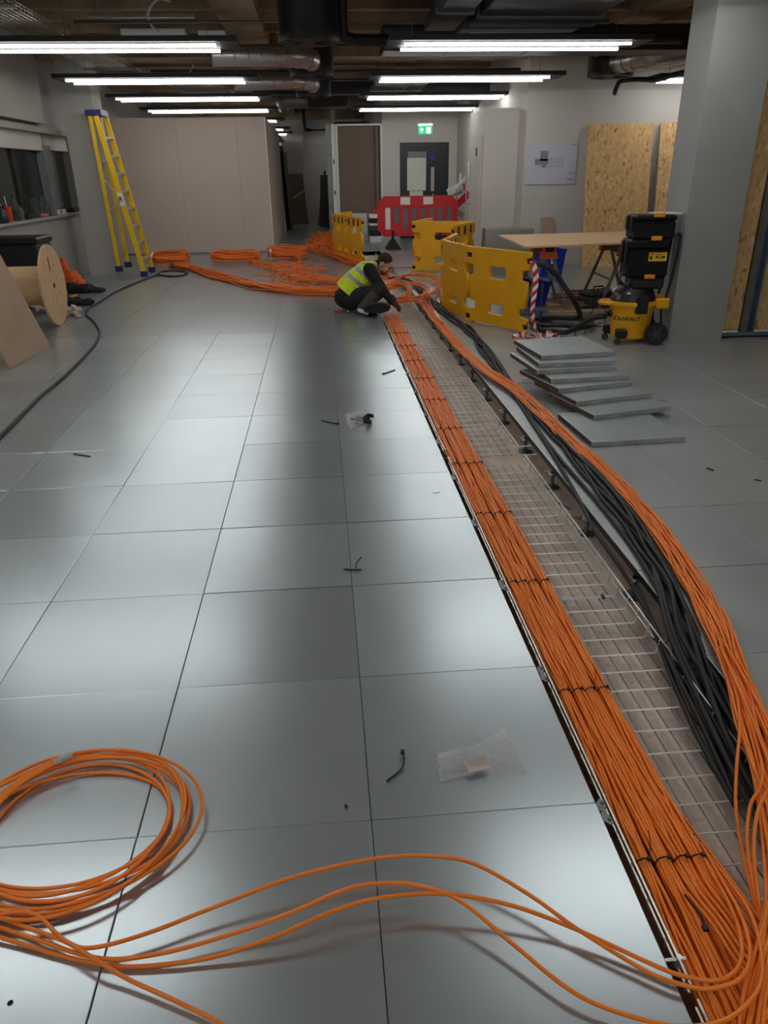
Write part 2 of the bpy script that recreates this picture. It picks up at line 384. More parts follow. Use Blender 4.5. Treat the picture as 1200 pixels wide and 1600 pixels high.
# OSB partition on steel studs beside the column
def osb_mat():
    m = mat('oriented_strand_board', (196, 150, 92), .85, 0, var=.1); nt = m.node_tree; N = nt.nodes; L = nt.links; b = N['Principled BSDF']
    tc = N.new('ShaderNodeTexCoord'); mp = N.new('ShaderNodeMapping'); mp.inputs['Scale'].default_value = (26, 26, 13); L.new(tc.outputs['Object'], mp.inputs[0])
    nz = N.new('ShaderNodeTexNoise'); nz.inputs['Scale'].default_value = .6; nz.inputs['Detail'].default_value = 3; L.new(mp.outputs[0], nz.inputs['Vector'])
    ad = N.new('ShaderNodeVectorMath'); ad.operation = 'MULTIPLY_ADD'; ad.inputs[1].default_value = (1.6, 1.6, 1.6); L.new(nz.outputs['Color'], ad.inputs[0]); L.new(mp.outputs[0], ad.inputs[2])
    vo = N.new('ShaderNodeTexVoronoi'); vo.inputs['Scale'].default_value = 1.3; L.new(ad.outputs[0], vo.inputs['Vector'])
    cr = N.new('ShaderNodeValToRGB'); E = cr.color_ramp.elements
    E[0].position = 0; E[0].color = (*srgb((166, 118, 70)), 1); E[1].position = 1; E[1].color = (*srgb((240, 205, 150)), 1)
    for p, c in ((.1, (222, 182, 124)), (.45, (230, 188, 130)), (.7, (206, 160, 104))): e = E.new(p); e.color = (*srgb(c), 1)
    sp = N.new('ShaderNodeSeparateColor'); L.new(vo.outputs['Color'], sp.inputs[0]); L.new(sp.outputs[0], cr.inputs[0]); L.new(cr.outputs[0], b.inputs['Base Color'])
    return m
OSB = osb_mat()
ow = struct(thing('wall_osb', 'strand board partition on steel studs', 'wall', (4.5, 5.75, 0))); ow.pop('category')
xs = [3.80, 4.16, 4.42+.2, 5.02, 5.62, 6.22, 6.6]
for a, b in zip(xs[:-1], xs[1:]): MB().box(a, b-.002, 5.78, 5.80, .035, CEIL-.05).build('strand_board', OSB, ow, world=True)
STUD = mat('blue_grey_stud', (128, 144, 156), .4, .7, var=.08)
for i, x in enumerate(xs[:-1]):
    mb = MB()
    if i == 0: mb.box(x-.015, x+.02, 5.66, 5.78, .01, CEIL)
    else:
        mb.box(x-.06, x-.045, 5.66, 5.78, .01, CEIL); mb.box(x-.06, x+.04, 5.76, 5.78, .01, CEIL); mb.box(x+.025, x+.04, 5.67, 5.78, .01, CEIL)
    mb.build('stud', STUD, ow, world=True)
mb = MB().box(3.785, 6.6, 5.64, 5.80, 0, .012); mb.box(3.785, 6.6, 5.64, 5.648, 0, .05); mb.build('floor_track', STUD, ow, world=True)

# ------------------------------------------------------------------ ceiling with its concrete ribs
ce = struct(thing('ceiling', 'bare ribbed concrete ceiling', 'ceiling', (0, 10, CEIL))); ce.pop('category')
MB().box(-4.6, 8.2, -5.2, 29, CEIL, CEIL+.2).build('soffit', SOFFIT, ce, world=True)
y = -4.5
i = 0
while y < 28:
    big = i % 6 == 3
    MB().box(-4.6, 8.2, y, y+(.45 if big else .16), CEIL-(.42 if big else .2), CEIL+.01).build('beam' if big else 'rib', SOFFIT, ce, world=True)
    y += .78; i += 1
for x in (-1.2, 4.0): MB().box(x, x+.5, -5, 29, CEIL-.3, CEIL+.01).build('long_beam', SOFFIT, ce, world=True)

# ------------------------------------------------------------------ light rafts: each lamp gives its own light
TUBE = mat('lit_tube', (250, 251, 251), .5, 0, emit=TUBE_POWER)
RAFT = mat('raft_grey', (40, 40, 42), .6, .1, var=.05)
def raft(x0, x1, yy, label):
    t = thing('light_raft', label, 'ceiling light', ((x0+x1)/2, yy+.2, 2.76), 0, 'twin tube light rafts')
    MB().box(x0-.16, x1+.22, yy-.085, yy+.47, 2.775, 2.828).build('housing', RAFT, t, world=True)
    for k in (0, .39):
        MB().box(x0, x1, yy+k-.014, yy+k+.014, 2.740, 2.762).build('tube', TUBE, t, world=True)
        MB().box(x0, x1, yy+k-.024, yy+k+.024, 2.763, 2.775).build('tube_batten', WPLAS, t, world=True)
    for x in (x0+.1, x1-.1):
        MB().cyl((x, yy+.2, 2.828), (x, yy+.2, CEIL), .005, n=5).build('hanger_rod', GALVD, t, world=True)
ordn = ['nearest', 'second', 'third', 'fourth', 'fifth', 'sixth', 'seventh']
for k, yy in enumerate((7.6, 10.64, 13.43, 16.12, 19.5, 23.4, 26.2)):  # the last one is added, to brighten the far corridor wall
    raft(-3.48, -1.05, yy, f'white twin tube light raft on the ceiling, {ordn[k]} visible of the left row')
for k, yy in enumerate((7.56, 10.6, 13.45, 16.15)):
    raft(.905, 3.34, yy, f'white twin tube light raft on the ceiling, {ordn[k]} visible of the middle row')
raft(5.25, 7.65, 10.95, 'white twin tube light raft whose end shows right beside the grey column')
raft(.62, 1.2, 21.5, 'short light raft added out of sight behind the boarded opening to brighten the corridor')  # unseen lamp, added because the corridor came out too dark
raft(.62, 1.2, 25.6, 'short light raft added at the corridor end, unseen behind the boarded opening')  # likewise added out of view, for light on the far wall
for k, yy in enumerate((4.6, 1.6, -1.4, -4.4)):
    p = ['highest', 'second', 'third', 'last'][k]
    raft(-3.48, -1.05, yy, f'twin tube light raft above the frame, {p} of the left ones seen as floor reflections')
    raft(.905, 3.34, yy, f'twin tube light raft above the frame, {p} of the right ones seen as floor reflections')
# ------------------------------------------------------------------ wire basket tray in the trench
def tray(y0, y1, label):
    t = thing('wire_basket_tray', label, 'cable tray', (.875, (y0+y1)/2, -.092), 0, 'wire basket tray lengths in the floor trench')
    mb = MB(); r = .003; y = y0+.02; k = 0
    while y < y1-.005:
        mb.tube([(.645, y, -.03), (.648, y, -.082), (.656, y, -.0895), (1.094, y, -.0895), (1.102, y, -.082), (1.108, y, -.03)], r, 5); y += .1; k += 1
    mb.build('cross_wires', ZINC, t, world=True, smooth=True)
    mb = MB()
    for i in range(9): mb.tube([(.675+i*.05, y0, -.0942), (.675+i*.05, y1, -.0942)], r, 5)
    mb.build('long_wires', GALVD, t, world=True, smooth=True)
    mb = MB()
    for x, z in ((.6425, -.03), (.6440, -.058), (1.1105, -.03), (1.108, -.058)): mb.tube([(x, y0, z), (x, y1, z)], r, 5)
    mb.build('side_wires', ZINC, t, world=True, smooth=True)
tray(-1.3, -.50, 'wire basket cable tray length nearest the camera under the orange cables')
tray(-.47, 2.70, 'long wire basket cable tray length in the trench, beside the black cables')
tray(2.86, 6.0, 'wire basket cable tray length in the trench, beside the stacked floor panels')
tray(6.03, 9.2, 'wire basket cable tray length in the trench, beside the kneeling worker')
tray(12.7, 15.4, 'far wire basket cable tray length behind the worker beside yellow gate panels')
# splices with threaded rod bridging two tray lengths
for y, which in ((-.485, 'near the bottom right of the trench'), (2.78, 'half way along the trench')):
    t = thing('tray_splice', f'zinc splice bars joining tray lengths {which}', 'bracket', (.6, y, -.05), 0, 'tray splices')
    for dy in (-.075, .075):
        mb = MB(); mb.tube([(.585, y+dy, -.036), (.66, y+dy, -.034)], .004, 6); mb.cyl((.645, y+dy, -.028), (.645, y+dy, -.06), .007, n=6); mb.build('splice_bar', ZINC, t, world=True, smooth=True)
        mb = MB(); mb.tube([(1.10, y+dy, -.036), (1.19, y+dy, -.034)], .004, 6); mb.build('splice_bar', ZINC, t, world=True, smooth=True)
t = thing('tray_coupler', 'shiny double wire coupler clipped across the basket tray', 'bracket', (.9, 1.14, -.085))
mb = MB()
for dy in (-.006, .006): mb.tube([(.86, 1.14+dy, -.083), (1.10, 1.14+dy, -.083)], .003, 6)
mb.build('coupler_rods', GALV, t, world=True); MB().box(1.035, 1.045, 1.128, 1.152, -.088, -.076).build('coupler_clip', BLACK, t, world=True)

# ------------------------------------------------------------------ four tied orange bundles in the tray
CR = .0048
TIES = [-.85, -.15, .52, 1.24, 1.93, 2.64, 3.30, 4.0, 4.65, 5.3, 5.95, 6.6]
YEND = 7.7
def slots(nw, nh, s):
    out = []
    for j, n in enumerate((4, 5, 5, 4)):
        for i in range(n): out.append(((i-(n-1)/2)*s, j*s*.86))
    return out
names = ['leftmost', 'second from left', 'third from left', 'rightmost']
rb = random.Random(11)
for b in range(4):
    bx = .679+b*.0475
    t = thing('tied_cable_bundle', f'{names[b]} of four orange cable bundles tied side by side in the tray', 'cable bundle', (bx, 3, -.08), 0, 'orange bundles in the basket tray')
    S = slots(6, 4, CR*1.95); n = len(S)
    ctr = [-1.25]
    while ctr[-1] < YEND: ctr.append(ctr[-1]+.175)
    perm = list(range(n)); track = [[] for _ in range(n)]
    for y in ctr:
        for _ in range(9):
            i = rb.randrange(n); near = [j for j in range(n) if j != i and (S[perm[i]][0]-S[perm[j]][0])**2+(S[perm[i]][1]-S[perm[j]][1])**2 < (CR*2.4)**2]
            if near: j = rb.choice(near); perm[i], perm[j] = perm[j], perm[i]
        dt = min(abs(y-q) for q in TIES); spread = .84+.22*min(1, dt/.3)
        sway = .005*math.sin(y*1.9+b*1.3)
        for i in range(n):
            u, v = S[perm[i]]
            jx = rb.uniform(-1, 1)*.0034*min(1, dt/.2); jz = rb.uniform(-1, .6)*.0032
            track[i].append(Vector((bx+sway+u*spread+jx, y+rb.uniform(-.03, .03), -.081+v*(1.0+.16*(1-min(1, dt/.25)))+jz)))
    for i in range(n):
        MB().tube(catmull(track[i], 3), CR, 6).build('cable', ORANGE, t, smooth=True, world=True, ang=2)
    for q in TIES:
        mb = MB(); ring = []
        cx = bx+.005*math.sin(q*1.9+b*1.3)
        for a in range(14):
            an = 2*PI*a/14; ring.append((cx+.0238*math.cos(an), q+.004*math.sin(an), -.0665+.0225*math.sin(an)))
        mb.tube(ring, .0021, 5, closed=True); mb.box(cx+.006, cx+.014, q-.004, q+.004, -.046, -.037)
        if rb.random() < .12: mb.tube([(cx+.01, q, -.04), (cx+.02, q+.02, -.02), (cx+.024, q+.05, .0)], .0012, 4)
        mb.build('cable_tie', BLACK, t, world=True, smooth=True)

def bundle_paths(center, n, width, height, cr, seed, step=.16, ends=None):
    r = random.Random(seed); C = catmull(center, 10); L = [0]
    for a, b in zip(C[:-1], C[1:]): L.append(L[-1]+(b-a).length)
    k = max(4, int(L[-1]/step)); idx = []
    for i in range(k+1):
        tgt = L[-1]*i/k; j = min(range(len(L)), key=lambda q: abs(L[q]-tgt)); idx.append(j)
    nw = max(3, int(width/(cr*2.02))); S = []
    j = 0
    while len(S) < n:
        c = nw-j % 2
        S += [((i-(c-1)/2)*cr*2.02, j*cr*1.75) for i in range(c)]; j += 1
    S = S[:n]; perm = list(range(n)); T = [[] for _ in range(n)]
    for a, j in enumerate(idx):
        p = C[j]; d = C[min(j+1, len(C)-1)]-C[max(j-1, 0)]; d.z *= .3; d.normalize()
        s = d.cross(Vector((0, 0, 1))).normalized()
        for _ in range(max(2, n//3)):
            i = r.randrange(n); near = [q for q in range(n) if q != i and abs(S[perm[i]][0]-S[perm[q]][0]) < cr*2.6]
            if near: q = r.choice(near); perm[i], perm[q] = perm[q], perm[i]
        sp = .92+.2*mnoise.noise((a*.35, seed, 0))
        for i in range(n):
            u, v = S[perm[i]]
            T[i].append(p+s*(u*sp+r.uniform(-1, 1)*cr*1.25)+Vector((0, 0, v+cr+r.uniform(0, 1)*cr*.9)))
    return T
# ------------------------------------------------------------------ loose orange bundle on the floor right of the trench
OP = [(655, 468, 0), (668, 485, 0), (690, 512, 0), (722, 548, 0), (762, 583, 0), (800, 607, 0), (850, 652, 0), (900, 701, 0), (950, 747, 0), (1000, 797, 0), (1042, 850, 0), (1080, 912, 0), (1112, 968, 0.005), (1140, 1035, .015), (1163, 1100, .02), (1188, 1170, .02), (1212, 1260, .0), (1224, 1360, -.02), (1216, 1460, -.03), (1200, 1540, -.03), (1180, 1650, -.03)]
t = thing('loose_cable_bundle', 'loose bundle of orange cables lying on the floor right of the trench', 'cable bundle', G(950, 747))
for P in bundle_paths([G(p[0], p[1], p[2]+(.026 if 560 < p[1] < 720 else .008)) for p in OP], 22, .10, .03, CR, 5):
    MB().tube(catmull(P, 3), CR, 6).build('cable', ORANGE, t, smooth=True, world=True, ang=2)
strays = [[(1120, 990, .04), (1148, 1070, .05), (1156, 1130, .05), (1151, 1200, .03), (1150, 1260, .0), (1160, 1330, -.03), (1176, 1400, -.05), (1190, 1470, -.06)],
          [(1130, 1000, .05), (1178, 1085, .06), (1215, 1150, .06)], [(1125, 1010, .05), (1170, 1110, .07), (1205, 1200, .06)],
          [(1135, 1020, .03), (1190, 1190, .05), (1172, 1260, .02), (1168, 1320, 0), (1180, 1400, -.03), (1195, 1460, -.04)],
          [(1215, 1215, .08), (1186, 1262, .06), (1178, 1330, .03), (1186, 1410, -.02), (1200, 1470, -.05)]]
for P in strays: MB().tube(catmull([G(*p) for p in P], 6), CR, 6).build('cable', ORANGE, t, smooth=True, world=True, ang=2)
# orange cables that sweep over the tied bundles at the near end
t = thing('crossing_cable_group', 'orange cables sweeping over the tied bundles at bottom right', 'cable bundle', G(1120, 1480, -.03))
for i in range(9):
    o = i*11
    P = [(985+o*.9, 1255+i*2, -.085), (1025+o, 1320+i*2, -.075), (1070+o*.95, 1390, -.052), (1110+o*.9, 1440, -.038), (1150+o*.9, 1500, -.03), (1200+o*.8, 1560, -.028), (1250+o*.7, 1640, -.03)]
    MB().tube(catmull([G(*p) for p in P], 5), CR, 6).build('cable', ORANGE, t, smooth=True, world=True, ang=2)

# ------------------------------------------------------------------ black cables beside them
BP = [(650, 447, 0), (672, 470, 0), (698, 493, 0), (735, 521, 0), (765, 560, 0), (800, 610, 0), (836, 655, 0), (875, 700, 0), (925, 758, 0), (972, 815, 0), (1008, 872, 0), (1040, 938, 0), (1068, 1000, -.02), (1100, 1070, -.05), (1140, 1160, -.07), (1180, 1240, -.07), (1240, 1350, -.08)]
t = thing('black_cable_bundle', 'bundle of thick black power cables running beside the loose orange cables', 'cable bundle', G(925, 758))
for P in bundle_paths([G(p[0]+(9 if 640 < p[1] < 950 else 0), p[1], p[2]) for p in BP], 8, .112, .03, .0105, 9, step=.3):
    MB().tube(catmull(P, 4), .0105, 7).build('cable', BLACKR, t, smooth=True, world=True, ang=2)
for P in [[(800, 612, .01), (828, 655, .012), (858, 700, .012), (885, 745, .012), (912, 795, .014), (935, 838, .012), (985, 910, -.02), (1020, 980, -.05), (1050, 1060, -.07), (1090, 1150, -.08), (1150, 1260, -.085)],
          [(812, 620, .01), (842, 672, .012), (880, 722, .012), (930, 780, .012), (985, 850, .012), (1030, 925, .01), (1046, 985, -.03), (1066, 1060, -.07), (1095, 1130, -.08), (1150, 1230, -.085)],
          [(990, 908, -.05), (1010, 950, -.05), (1032, 1000, -.045), (1060, 1060, -.05), (1100, 1140, -.07), (1150, 1250, -.085)]]:
    MB().tube(catmull([G(*p) for p in P], 6), .0095, 7).build('cable', BLACKR, t, smooth=True, world=True, ang=2)

# ------------------------------------------------------------------ orange coil in the left foreground and its four tails
c0 = Vector((-.765, .045, 0))
t = thing('orange_cable_coil', 'loose coil of orange cable on the floor at bottom left', 'cable coil', c0)
rc = random.Random(4)
def ringp(r, e, ph, z, turns, a0):
    P = []; n = int(turns*16)
    for i in range(n+1):
        a = a0+2*PI*i/16; k = i/max(1, n)
        P.append(c0+Vector(((r+e*math.sin(a*.5+ph))*1.05*math.cos(a), (r+e*math.cos(a*.7+ph))*.90*math.sin(a), z+.006*math.sin(a*1.3+ph)+.004)))
    return P
tails = [
 [(90, 1466, .03), (140, 1481, .03), (230, 1458, .03), (330, 1419, .035), (460, 1370, .05), (590, 1341, .06), (680, 1338, .06), (745, 1351, .055), (830, 1400, .045), (900, 1450, .035), (1000, 1512, .02), (1060, 1537, .02), (1110, 1545, .02), (1158, 1528, .02), (1172, 1488, .0), (1160, 1436, -.02), (1134, 1385, -.04), (1095, 1318, -.068)],
 [(70, 1472, .02), (160, 1498, .02), (250, 1490, .02), (350, 1463, .025), (450, 1428, .04), (540, 1390, .055), (600, 1380, .06), (660, 1385, .06), (720, 1408, .05), (800, 1474, .035), (900, 1553, .025), (1000, 1592, .02), (1075, 1604, .02), (1140, 1590, .02), (1185, 1545, .01), (1190, 1490, 0), (1174, 1430, -.025), (1148, 1388, -.045), (1106, 1335, -.07)],
 [(50, 1480, .01), (150, 1505, .01), (220, 1510, .01), (330, 1496, .015), (430, 1463, .035), (520, 1424, .05), (600, 1402, .055), (700, 1397, .055), (800, 1415, .045), (900, 1452, .03), (1000, 1498, .02), (1060, 1523, .02), (1120, 1532, .02), (1154, 1510, .01), (1158, 1468, 0), (1142, 1418, -.025), (1114, 1366, -.045), (1082, 1312, -.068)],
 [(40, 1425, .03), (95, 1465, .035), (150, 1500, .035), (200, 1530, .02), (270, 1562, .015), (350, 1603, .01), (420, 1660, .006), (480, 1740, .006)]]
for k in range(4):
    P = ringp(.228+.020*k, .024, k*1.7, .006+.006*k, 1.9, PI*1.12)
    # come off the ring at lower left and run out
    P = [G(106, 1178+k*2, .045), G(92, 1184+k*2.2, .045), G(70, 1195+k*2.5, .043), G(30, 1218+k*3, .04), G(-10, 1258+k*3, .03), G(-34, 1300+k*5, .01), G(-30, 1345+k*4, .01)]+P[1:]
    end = P[-1]; T = [G(*q) for q in tails[k]]
    mid = [Vector((-1.02-.012*k, -.02-.03*k, .012+.004*k)), Vector((-.94-.012*k, -.16-.02*k, .012+.004*k))]
    # finish the ring on its left side
    a_end = PI*1.12+2*PI*1.9
    aa = (a_end) % (2*PI); extra = []
    while aa < PI*.97:
        aa += PI/8; extra.append(c0+Vector(((.25+.012*k)*1.05*math.cos(aa), (.25+.012*k)*.90*math.sin(aa), .02+.004*k)))
    MB().tube(catmull(P+extra+mid+T, 5), CR, 7).build('cable', ORANGE, t, smooth=True, world=True, ang=2)
mb = MB(); a, b = G(84, 1192, .047), G(113, 1178, .047); mb.tube([a, a*.7+b*.3, b], [.0115, .0125, .009], 8)
mb.build('tape_wrap', mat('clear_grey_tape', (196, 186, 184), .35, 0, var=.2, scale=60), t, world=True, smooth=True, label='pale tape wrapped round the cable ends')

# ------------------------------------------------------------------ orange cable looping over the tray at the worker's hands
t = thing('cable_loop_pile', 'orange cables looping over the trench beside the worker', 'cable bundle', G(640, 455))
rl = random.Random(21); mb = MB()
LP = [[(560, 462, .05), (598, 452, .06), (632, 434, .05), (662, 431, .05), (684, 440, .05), (683, 455, .05), (672, 465, .03), (668, 478, .0), (690, 510, .0)],
      [(565, 465, .05), (600, 455, .07), (640, 446, .1), (664, 452, .1), (664, 462, .09), (645, 470, .08), (622, 474, .05)],
      [(570, 460, .06), (605, 450, .08), (634, 446, .14), (640, 455, .14), (636, 464, .1), (622, 472, .05)]]
for li, P in enumerate(LP):
    for i in range((14, 14, 9)[li]):
        Q = [G(*p)+Vector((rl.uniform(-.04, .04), rl.uniform(-.12, .12), rl.uniform(0, .05))) for p in P]
        mb.tube(catmull(Q, 5), CR, 5)
tag(mb.build('strands', ORANGED, t, world=True, smooth=True, ang=2), kind='stuff')
mb = MB()
for i in range(6):
    Q = [G(*p)+Vector((rl.uniform(-.05, .05), rl.uniform(-.1, .1), rl.uniform(0, .03))) for p in [(600, 436, 0), (630, 437, .02), (648, 447, .02), (668, 468, 0), (690, 488, 0)]]
    mb.tube(catmull(Q, 5), .009, 5)
tag(mb.build('black_cable_heap', BLACKR, None, smooth=True), 'short black cables curving behind the orange loops near the worker', 'cable')
# ------------------------------------------------------------------ the worker sitting at the trench
SKIN = mat('skin', (206, 150, 128), .55, 0, var=.06, scale=30)
CLOTH = mat('black_work_clothes', (22, 22, 24), .85, 0, var=.3, scale=25, bump=.3, bscale=40)
TROU = mat('charcoal_trousers', (30, 30, 31), .85, 0, var=.3, scale=22, bump=.3, bscale=40)
PAD = mat('grey_knee_cloth', (62, 62, 58), .85, 0, var=.2, scale=22)
GLOVE = mat('dark_red_gloves', (86, 18, 26), .7, 0, var=.3, scale=40)
BOOT = mat('worn_boot', (44, 42, 38), .7, 0, var=.35, scale=40)
HIVIS = mat('hi_vis_yellow', (214, 232, 40), .7, 0, var=.1, scale=18)
REFL = mat('reflective_grey_tape', (150, 152, 150), .45, .2, var=.08, scale=20)
HAIR = mat('dark_brown_hair', (48, 32, 24), .8, 0, var=.4, scale=90)
def cap(p, q, r0, r1, n=12):
    p, q = Vector(p), Vector(q)
    def f(mb):
        d = (q-p); L = d.length; d = d/L; P = []; R = []
        for i in range(5):
            a = PI/2*(1-i/4); P.append(p-d*r0*math.sin(a)); R.append(max(r0*math.cos(a), 1e-3))
        for i in range(1, 5):
            a = PI/2*i/4; P.append(q+d*r1*math.sin(a)); R.append(max(r1*math.cos(a), 1e-3))
        mb.tube(P, R, n)
    f.seg = (p, q, max(r0, r1)); return f
def ell(c, rx, ry, rz, M=None):
    f = lambda mb: mb.ellip(c, rx, ry, rz, 14, 10, M)
    f.seg = (Vector(c), Vector(c)+Vector((1e-4, 0, 0)), min(rx, ry, rz)); return f
def segd(v, s):
    p, q, r = s; d = q-p; t = max(0, min(1, (v-p).dot(d)/d.length_squared)); return (v-(p+d*t)).length-r
YB = 7.95
pel = A(544, 463, YB); pel.z = .142
chest = A(571, 428, YB); neck = A(587, 414, YB-.02)
spine = (pel+chest)/2+Vector((-.03, 0, .03))
back = Vector((0, 1, 0))
head = A(601, 413, YB-.04)
shR = A(577, 421, YB-.20); elR = A(596, 449, YB-.32); wrR = A(611, 471, YB-.42)
shL = chest+Vector((.02, .2, .03)); elL = A(598, 452, YB+.12); wrL = A(603, 461, YB-.10)
hiR = pel+Vector((.03, -.10, -.01)); knR = A(593, 455, YB-.38); anR = A(566, 481, YB-.52)
hiL = pel+Vector((.03, .10, -.01)); knL = pel+Vector((.40, .14, .06)); anL = pel+Vector((.18, -.28, -.05))
anR.z = max(anR.z, .06)
worker = thing('person', 'worker in yellow hi-vis vest and black clothes bending over the trench', 'person', (pel.x, pel.y, 0))
dT = (chest-pel).normalized(); sd = Vector((0, 1, 0))
parts = []; mid = []
def P_(f, m): parts.append(f); mid.append((f.seg, m))
P_(ell(pel, .18, .20, .142), 1)
P_(cap(pel+Vector((0, -.07, 0)), spine+Vector((0, -.055, 0)), .135, .13), 0); P_(cap(pel+Vector((0, .07, 0)), spine+Vector((0, .055, 0)), .135, .13), 0)
P_(cap(spine+Vector((0, -.06, 0)), chest+Vector((0, -.08, 0)), .132, .125), 0); P_(cap(spine+Vector((0, .06, 0)), chest+Vector((0, .08, 0)), .132, .125), 0)
P_(cap(chest+Vector((.0, -.13, .02)), chest+Vector((.0, .13, .02)), .085, .085), 0)
P_(cap(chest+Vector((.02, 0, .02)), neck, .075, .058), 0)
P_(cap(neck, head+Vector((-.03, 0, -.03)), .056, .056), 3)
P_(cap(shR, elR, .078, .062), 0); P_(cap(elR, wrR, .06, .042), 0)
P_(cap(shL, elL, .075, .06), 0); P_(cap(elL, wrL, .058, .042), 0)
P_(cap(hiR, knR, .128, .088), 1); P_(cap(knR, anR, .086, .06), 2)
P_(cap(hiL, knL, .12, .088), 1); P_(cap(knL, anL, .07, .05), 1)
# head: skull, jaw, nose, brow, ears -- he looks right and down
look = Vector((.74, -.30, -.60)).normalized()
rightv = look.cross(Vector((0, 0, 1))).normalized(); upv = rightv.cross(look).normalized()
HM = Matrix((rightv, look, upv)).transposed().to_4x4()
def hp(x, y, z): return head+rightv*x+look*y+upv*z
P_(ell(hp(0, -.015, .035), .074, .094, .085, HM), 3); P_(ell(hp(0, .03, -.045), .056, .062, .075, HM), 3)
P_(ell(hp(0, .062, -.088), .03, .028, .026, HM), 3); P_(ell(hp(0, .075, .022), .052, .018, .016, HM), 3)
P_(cap(hp(0, .088, .012), hp(0, .112, -.024), .009, .0145, 8), 3)
P_(ell(hp(0, .088, -.056), .024, .013, .011, HM), 3)
P_(ell(hp(.036, .07, -.022), .022, .022, .02, HM), 3); P_(ell(hp(-.036, .07, -.022), .022, .022, .02, HM), 3)
for s in (-1, 1): P_(ell(hp(.08*s, -.014, -.008), .017, .024, .034, HM), 3)
# gloved hands: palm, four unequal curled fingers and a thumb each
def hand(wr, d, side, curl):
    d = Vector(d).normalized(); nrm = Vector((0, 0, 1)); nrm = (nrm-d*nrm.dot(d)).normalized(); lat = d.cross(nrm)*side
    pc = wr+d*.055
    P_(cap(wr+d*.01, pc+d*.03, .031, .036), 4); P_(cap(pc+d*.03-lat*.025, pc+d*.03+lat*.025, .02, .02), 4)
    for i, L in enumerate((.066, .076, .07, .054)):
        b = pc+d*.045+lat*(.033-.022*i); k = b+d*L*.5-nrm*L*.12; e = k+(d*(1-curl)-nrm*(.5+curl)).normalized()*L*.5
        P_(cap(b, k, .0115, .0105, 8), 4); P_(cap(k, e, .0105, .009, 8), 4)
    b = wr+d*.035+lat*.03; k = b+(d*.5+lat*.7-nrm*.25).normalized()*.04; e = k+(d*.85-lat*.1-nrm*.5).normalized()*.034
    P_(cap(b, k, .014, .012, 8), 4); P_(cap(k, e, .012, .0105, 8), 4)
hand(wrR, (.62, -.45, -.42), -1, .6); hand(wrL, (.75, -.50, -.22), 1, .6)
body = remesh('body', parts, .0085, 4, [CLOTH, TROU, PAD, SKIN, GLOVE])
for p in body.polygons:
    c = p.center; p.material_index = min(mid, key=lambda q: segd(c, q[0]))[1]
body.transform(worker.matrix_basis.inverted()); link('body', body, worker)
# boots
def boot(name, an, d, sole, lab):
    d = Vector(d).normalized(); s = Vector(sole).normalized(); s = (s-d*s.dot(d)).normalized(); u = -s; l = d.cross(u)
    mb = []
    mb += [cap(an+u*.05, an-u*.03+d*.02, .058, .05), cap(an-u*.03-d*.03, an-u*.03+d*.13, .052, .048), cap(an-u*.035+d*.1+l*.01, an-u*.035+d*.18, .046, .040)]
    me = remesh(name, mb, .009, 4, [BOOT]); me.transform(worker.matrix_basis.inverted()); b = link(name, me, worker)
    so = MB(); ol = []
    for i in range(18):
        a = 2*PI*i/18; x = .06+.16*math.cos(a); wd = .058*(1+.12*math.cos(a)); ol.append((x, wd*math.sin(a)))
    base = an-u*.078
    so.add([base+d*x+l*y for x, y in ol]+[base-u*.022+d*x+l*y for x, y in ol], [tuple(range(18)), tuple(reversed(range(18, 36)))]+[(i, 18+i, 18+(i+1) % 18, (i+1) % 18) for i in range(18)])
    for i in range(7):
        for j in (-1, 0, 1):
            c = base-u*.026+d*(-.075+.044*i)+l*j*.034*(1 if 0 < i < 6 else .6); so.obox(c, d, l, u, .015, .012, .006)
    o = so.build('boot_sole', BLACKR, worker, world=True)
boot('boot', anR+Vector((.115, -.035, .02)), (.9, -.12, .05), (.15, -.96, -.1), '')
boot('boot', anL+Vector((.02, -.05, .0)), (.6, -.7, 0), (-.1, -.5, -.85), '')
sock = remesh('sock', [cap(anR+Vector((-.03, -.03, -.02)), anR+Vector((.05, -.06, -.05)), .03, .026)], .008, 3, [WPLAS]); sock.transform(worker.matrix_basis.inverted()); link('sock', sock, worker)['label'] = 'white cloth showing at the ankle'
# hi-vis vest over the torso with two grey hoops
g = .018
vp = [cap(pel+Vector((-.02, -.075, .06)), spine+Vector((0, -.06, .0)), .140+g, .135+g), cap(pel+Vector((-.02, .075, .06)), spine+Vector((0, .06, .0)), .140+g, .135+g),
      cap(spine+Vector((0, -.06, 0)), chest+Vector((-.005, -.08, 0)), .135+g, .128+g), cap(spine+Vector((0, .06, 0)), chest+Vector((-.005, .08, 0)), .135+g, .128+g),
      cap(chest+Vector((-.01, -.12, .03)), chest+Vector((-.01, .12, .03)), .08+g, .08+g), cap(chest+Vector((0, -.05, .03)), neck+Vector((-.03, -.03, -.01)), .08+g, .06), cap(chest+Vector((0, .05, .03)), neck+Vector((-.03, .03, -.01)), .08+g, .06)]
vest = remesh('hi_vis_vest', vp, .010, 3, [HIVIS, REFL])
bm = bmesh.new(); bm.from_mesh(vest)
hem = pel+dT*.045
dead = [f for f in bm.faces if (f.calc_center_median()-hem).dot(dT) < 0]
bmesh.ops.delete(bm, geom=dead, context='FACES'); bm.to_mesh(vest); bm.free()
for p in vest.polygons:
    tt = (p.center-pel).dot(dT)
    if .20 < tt < .25 or .32 < tt < .37: p.material_index = 1
    if tt > .37 and abs(abs(p.center.y-pel.y)-.115) < .026: p.material_index = 1
vest.transform(worker.matrix_basis.inverted()); link('hi_vis_vest', vest, worker)
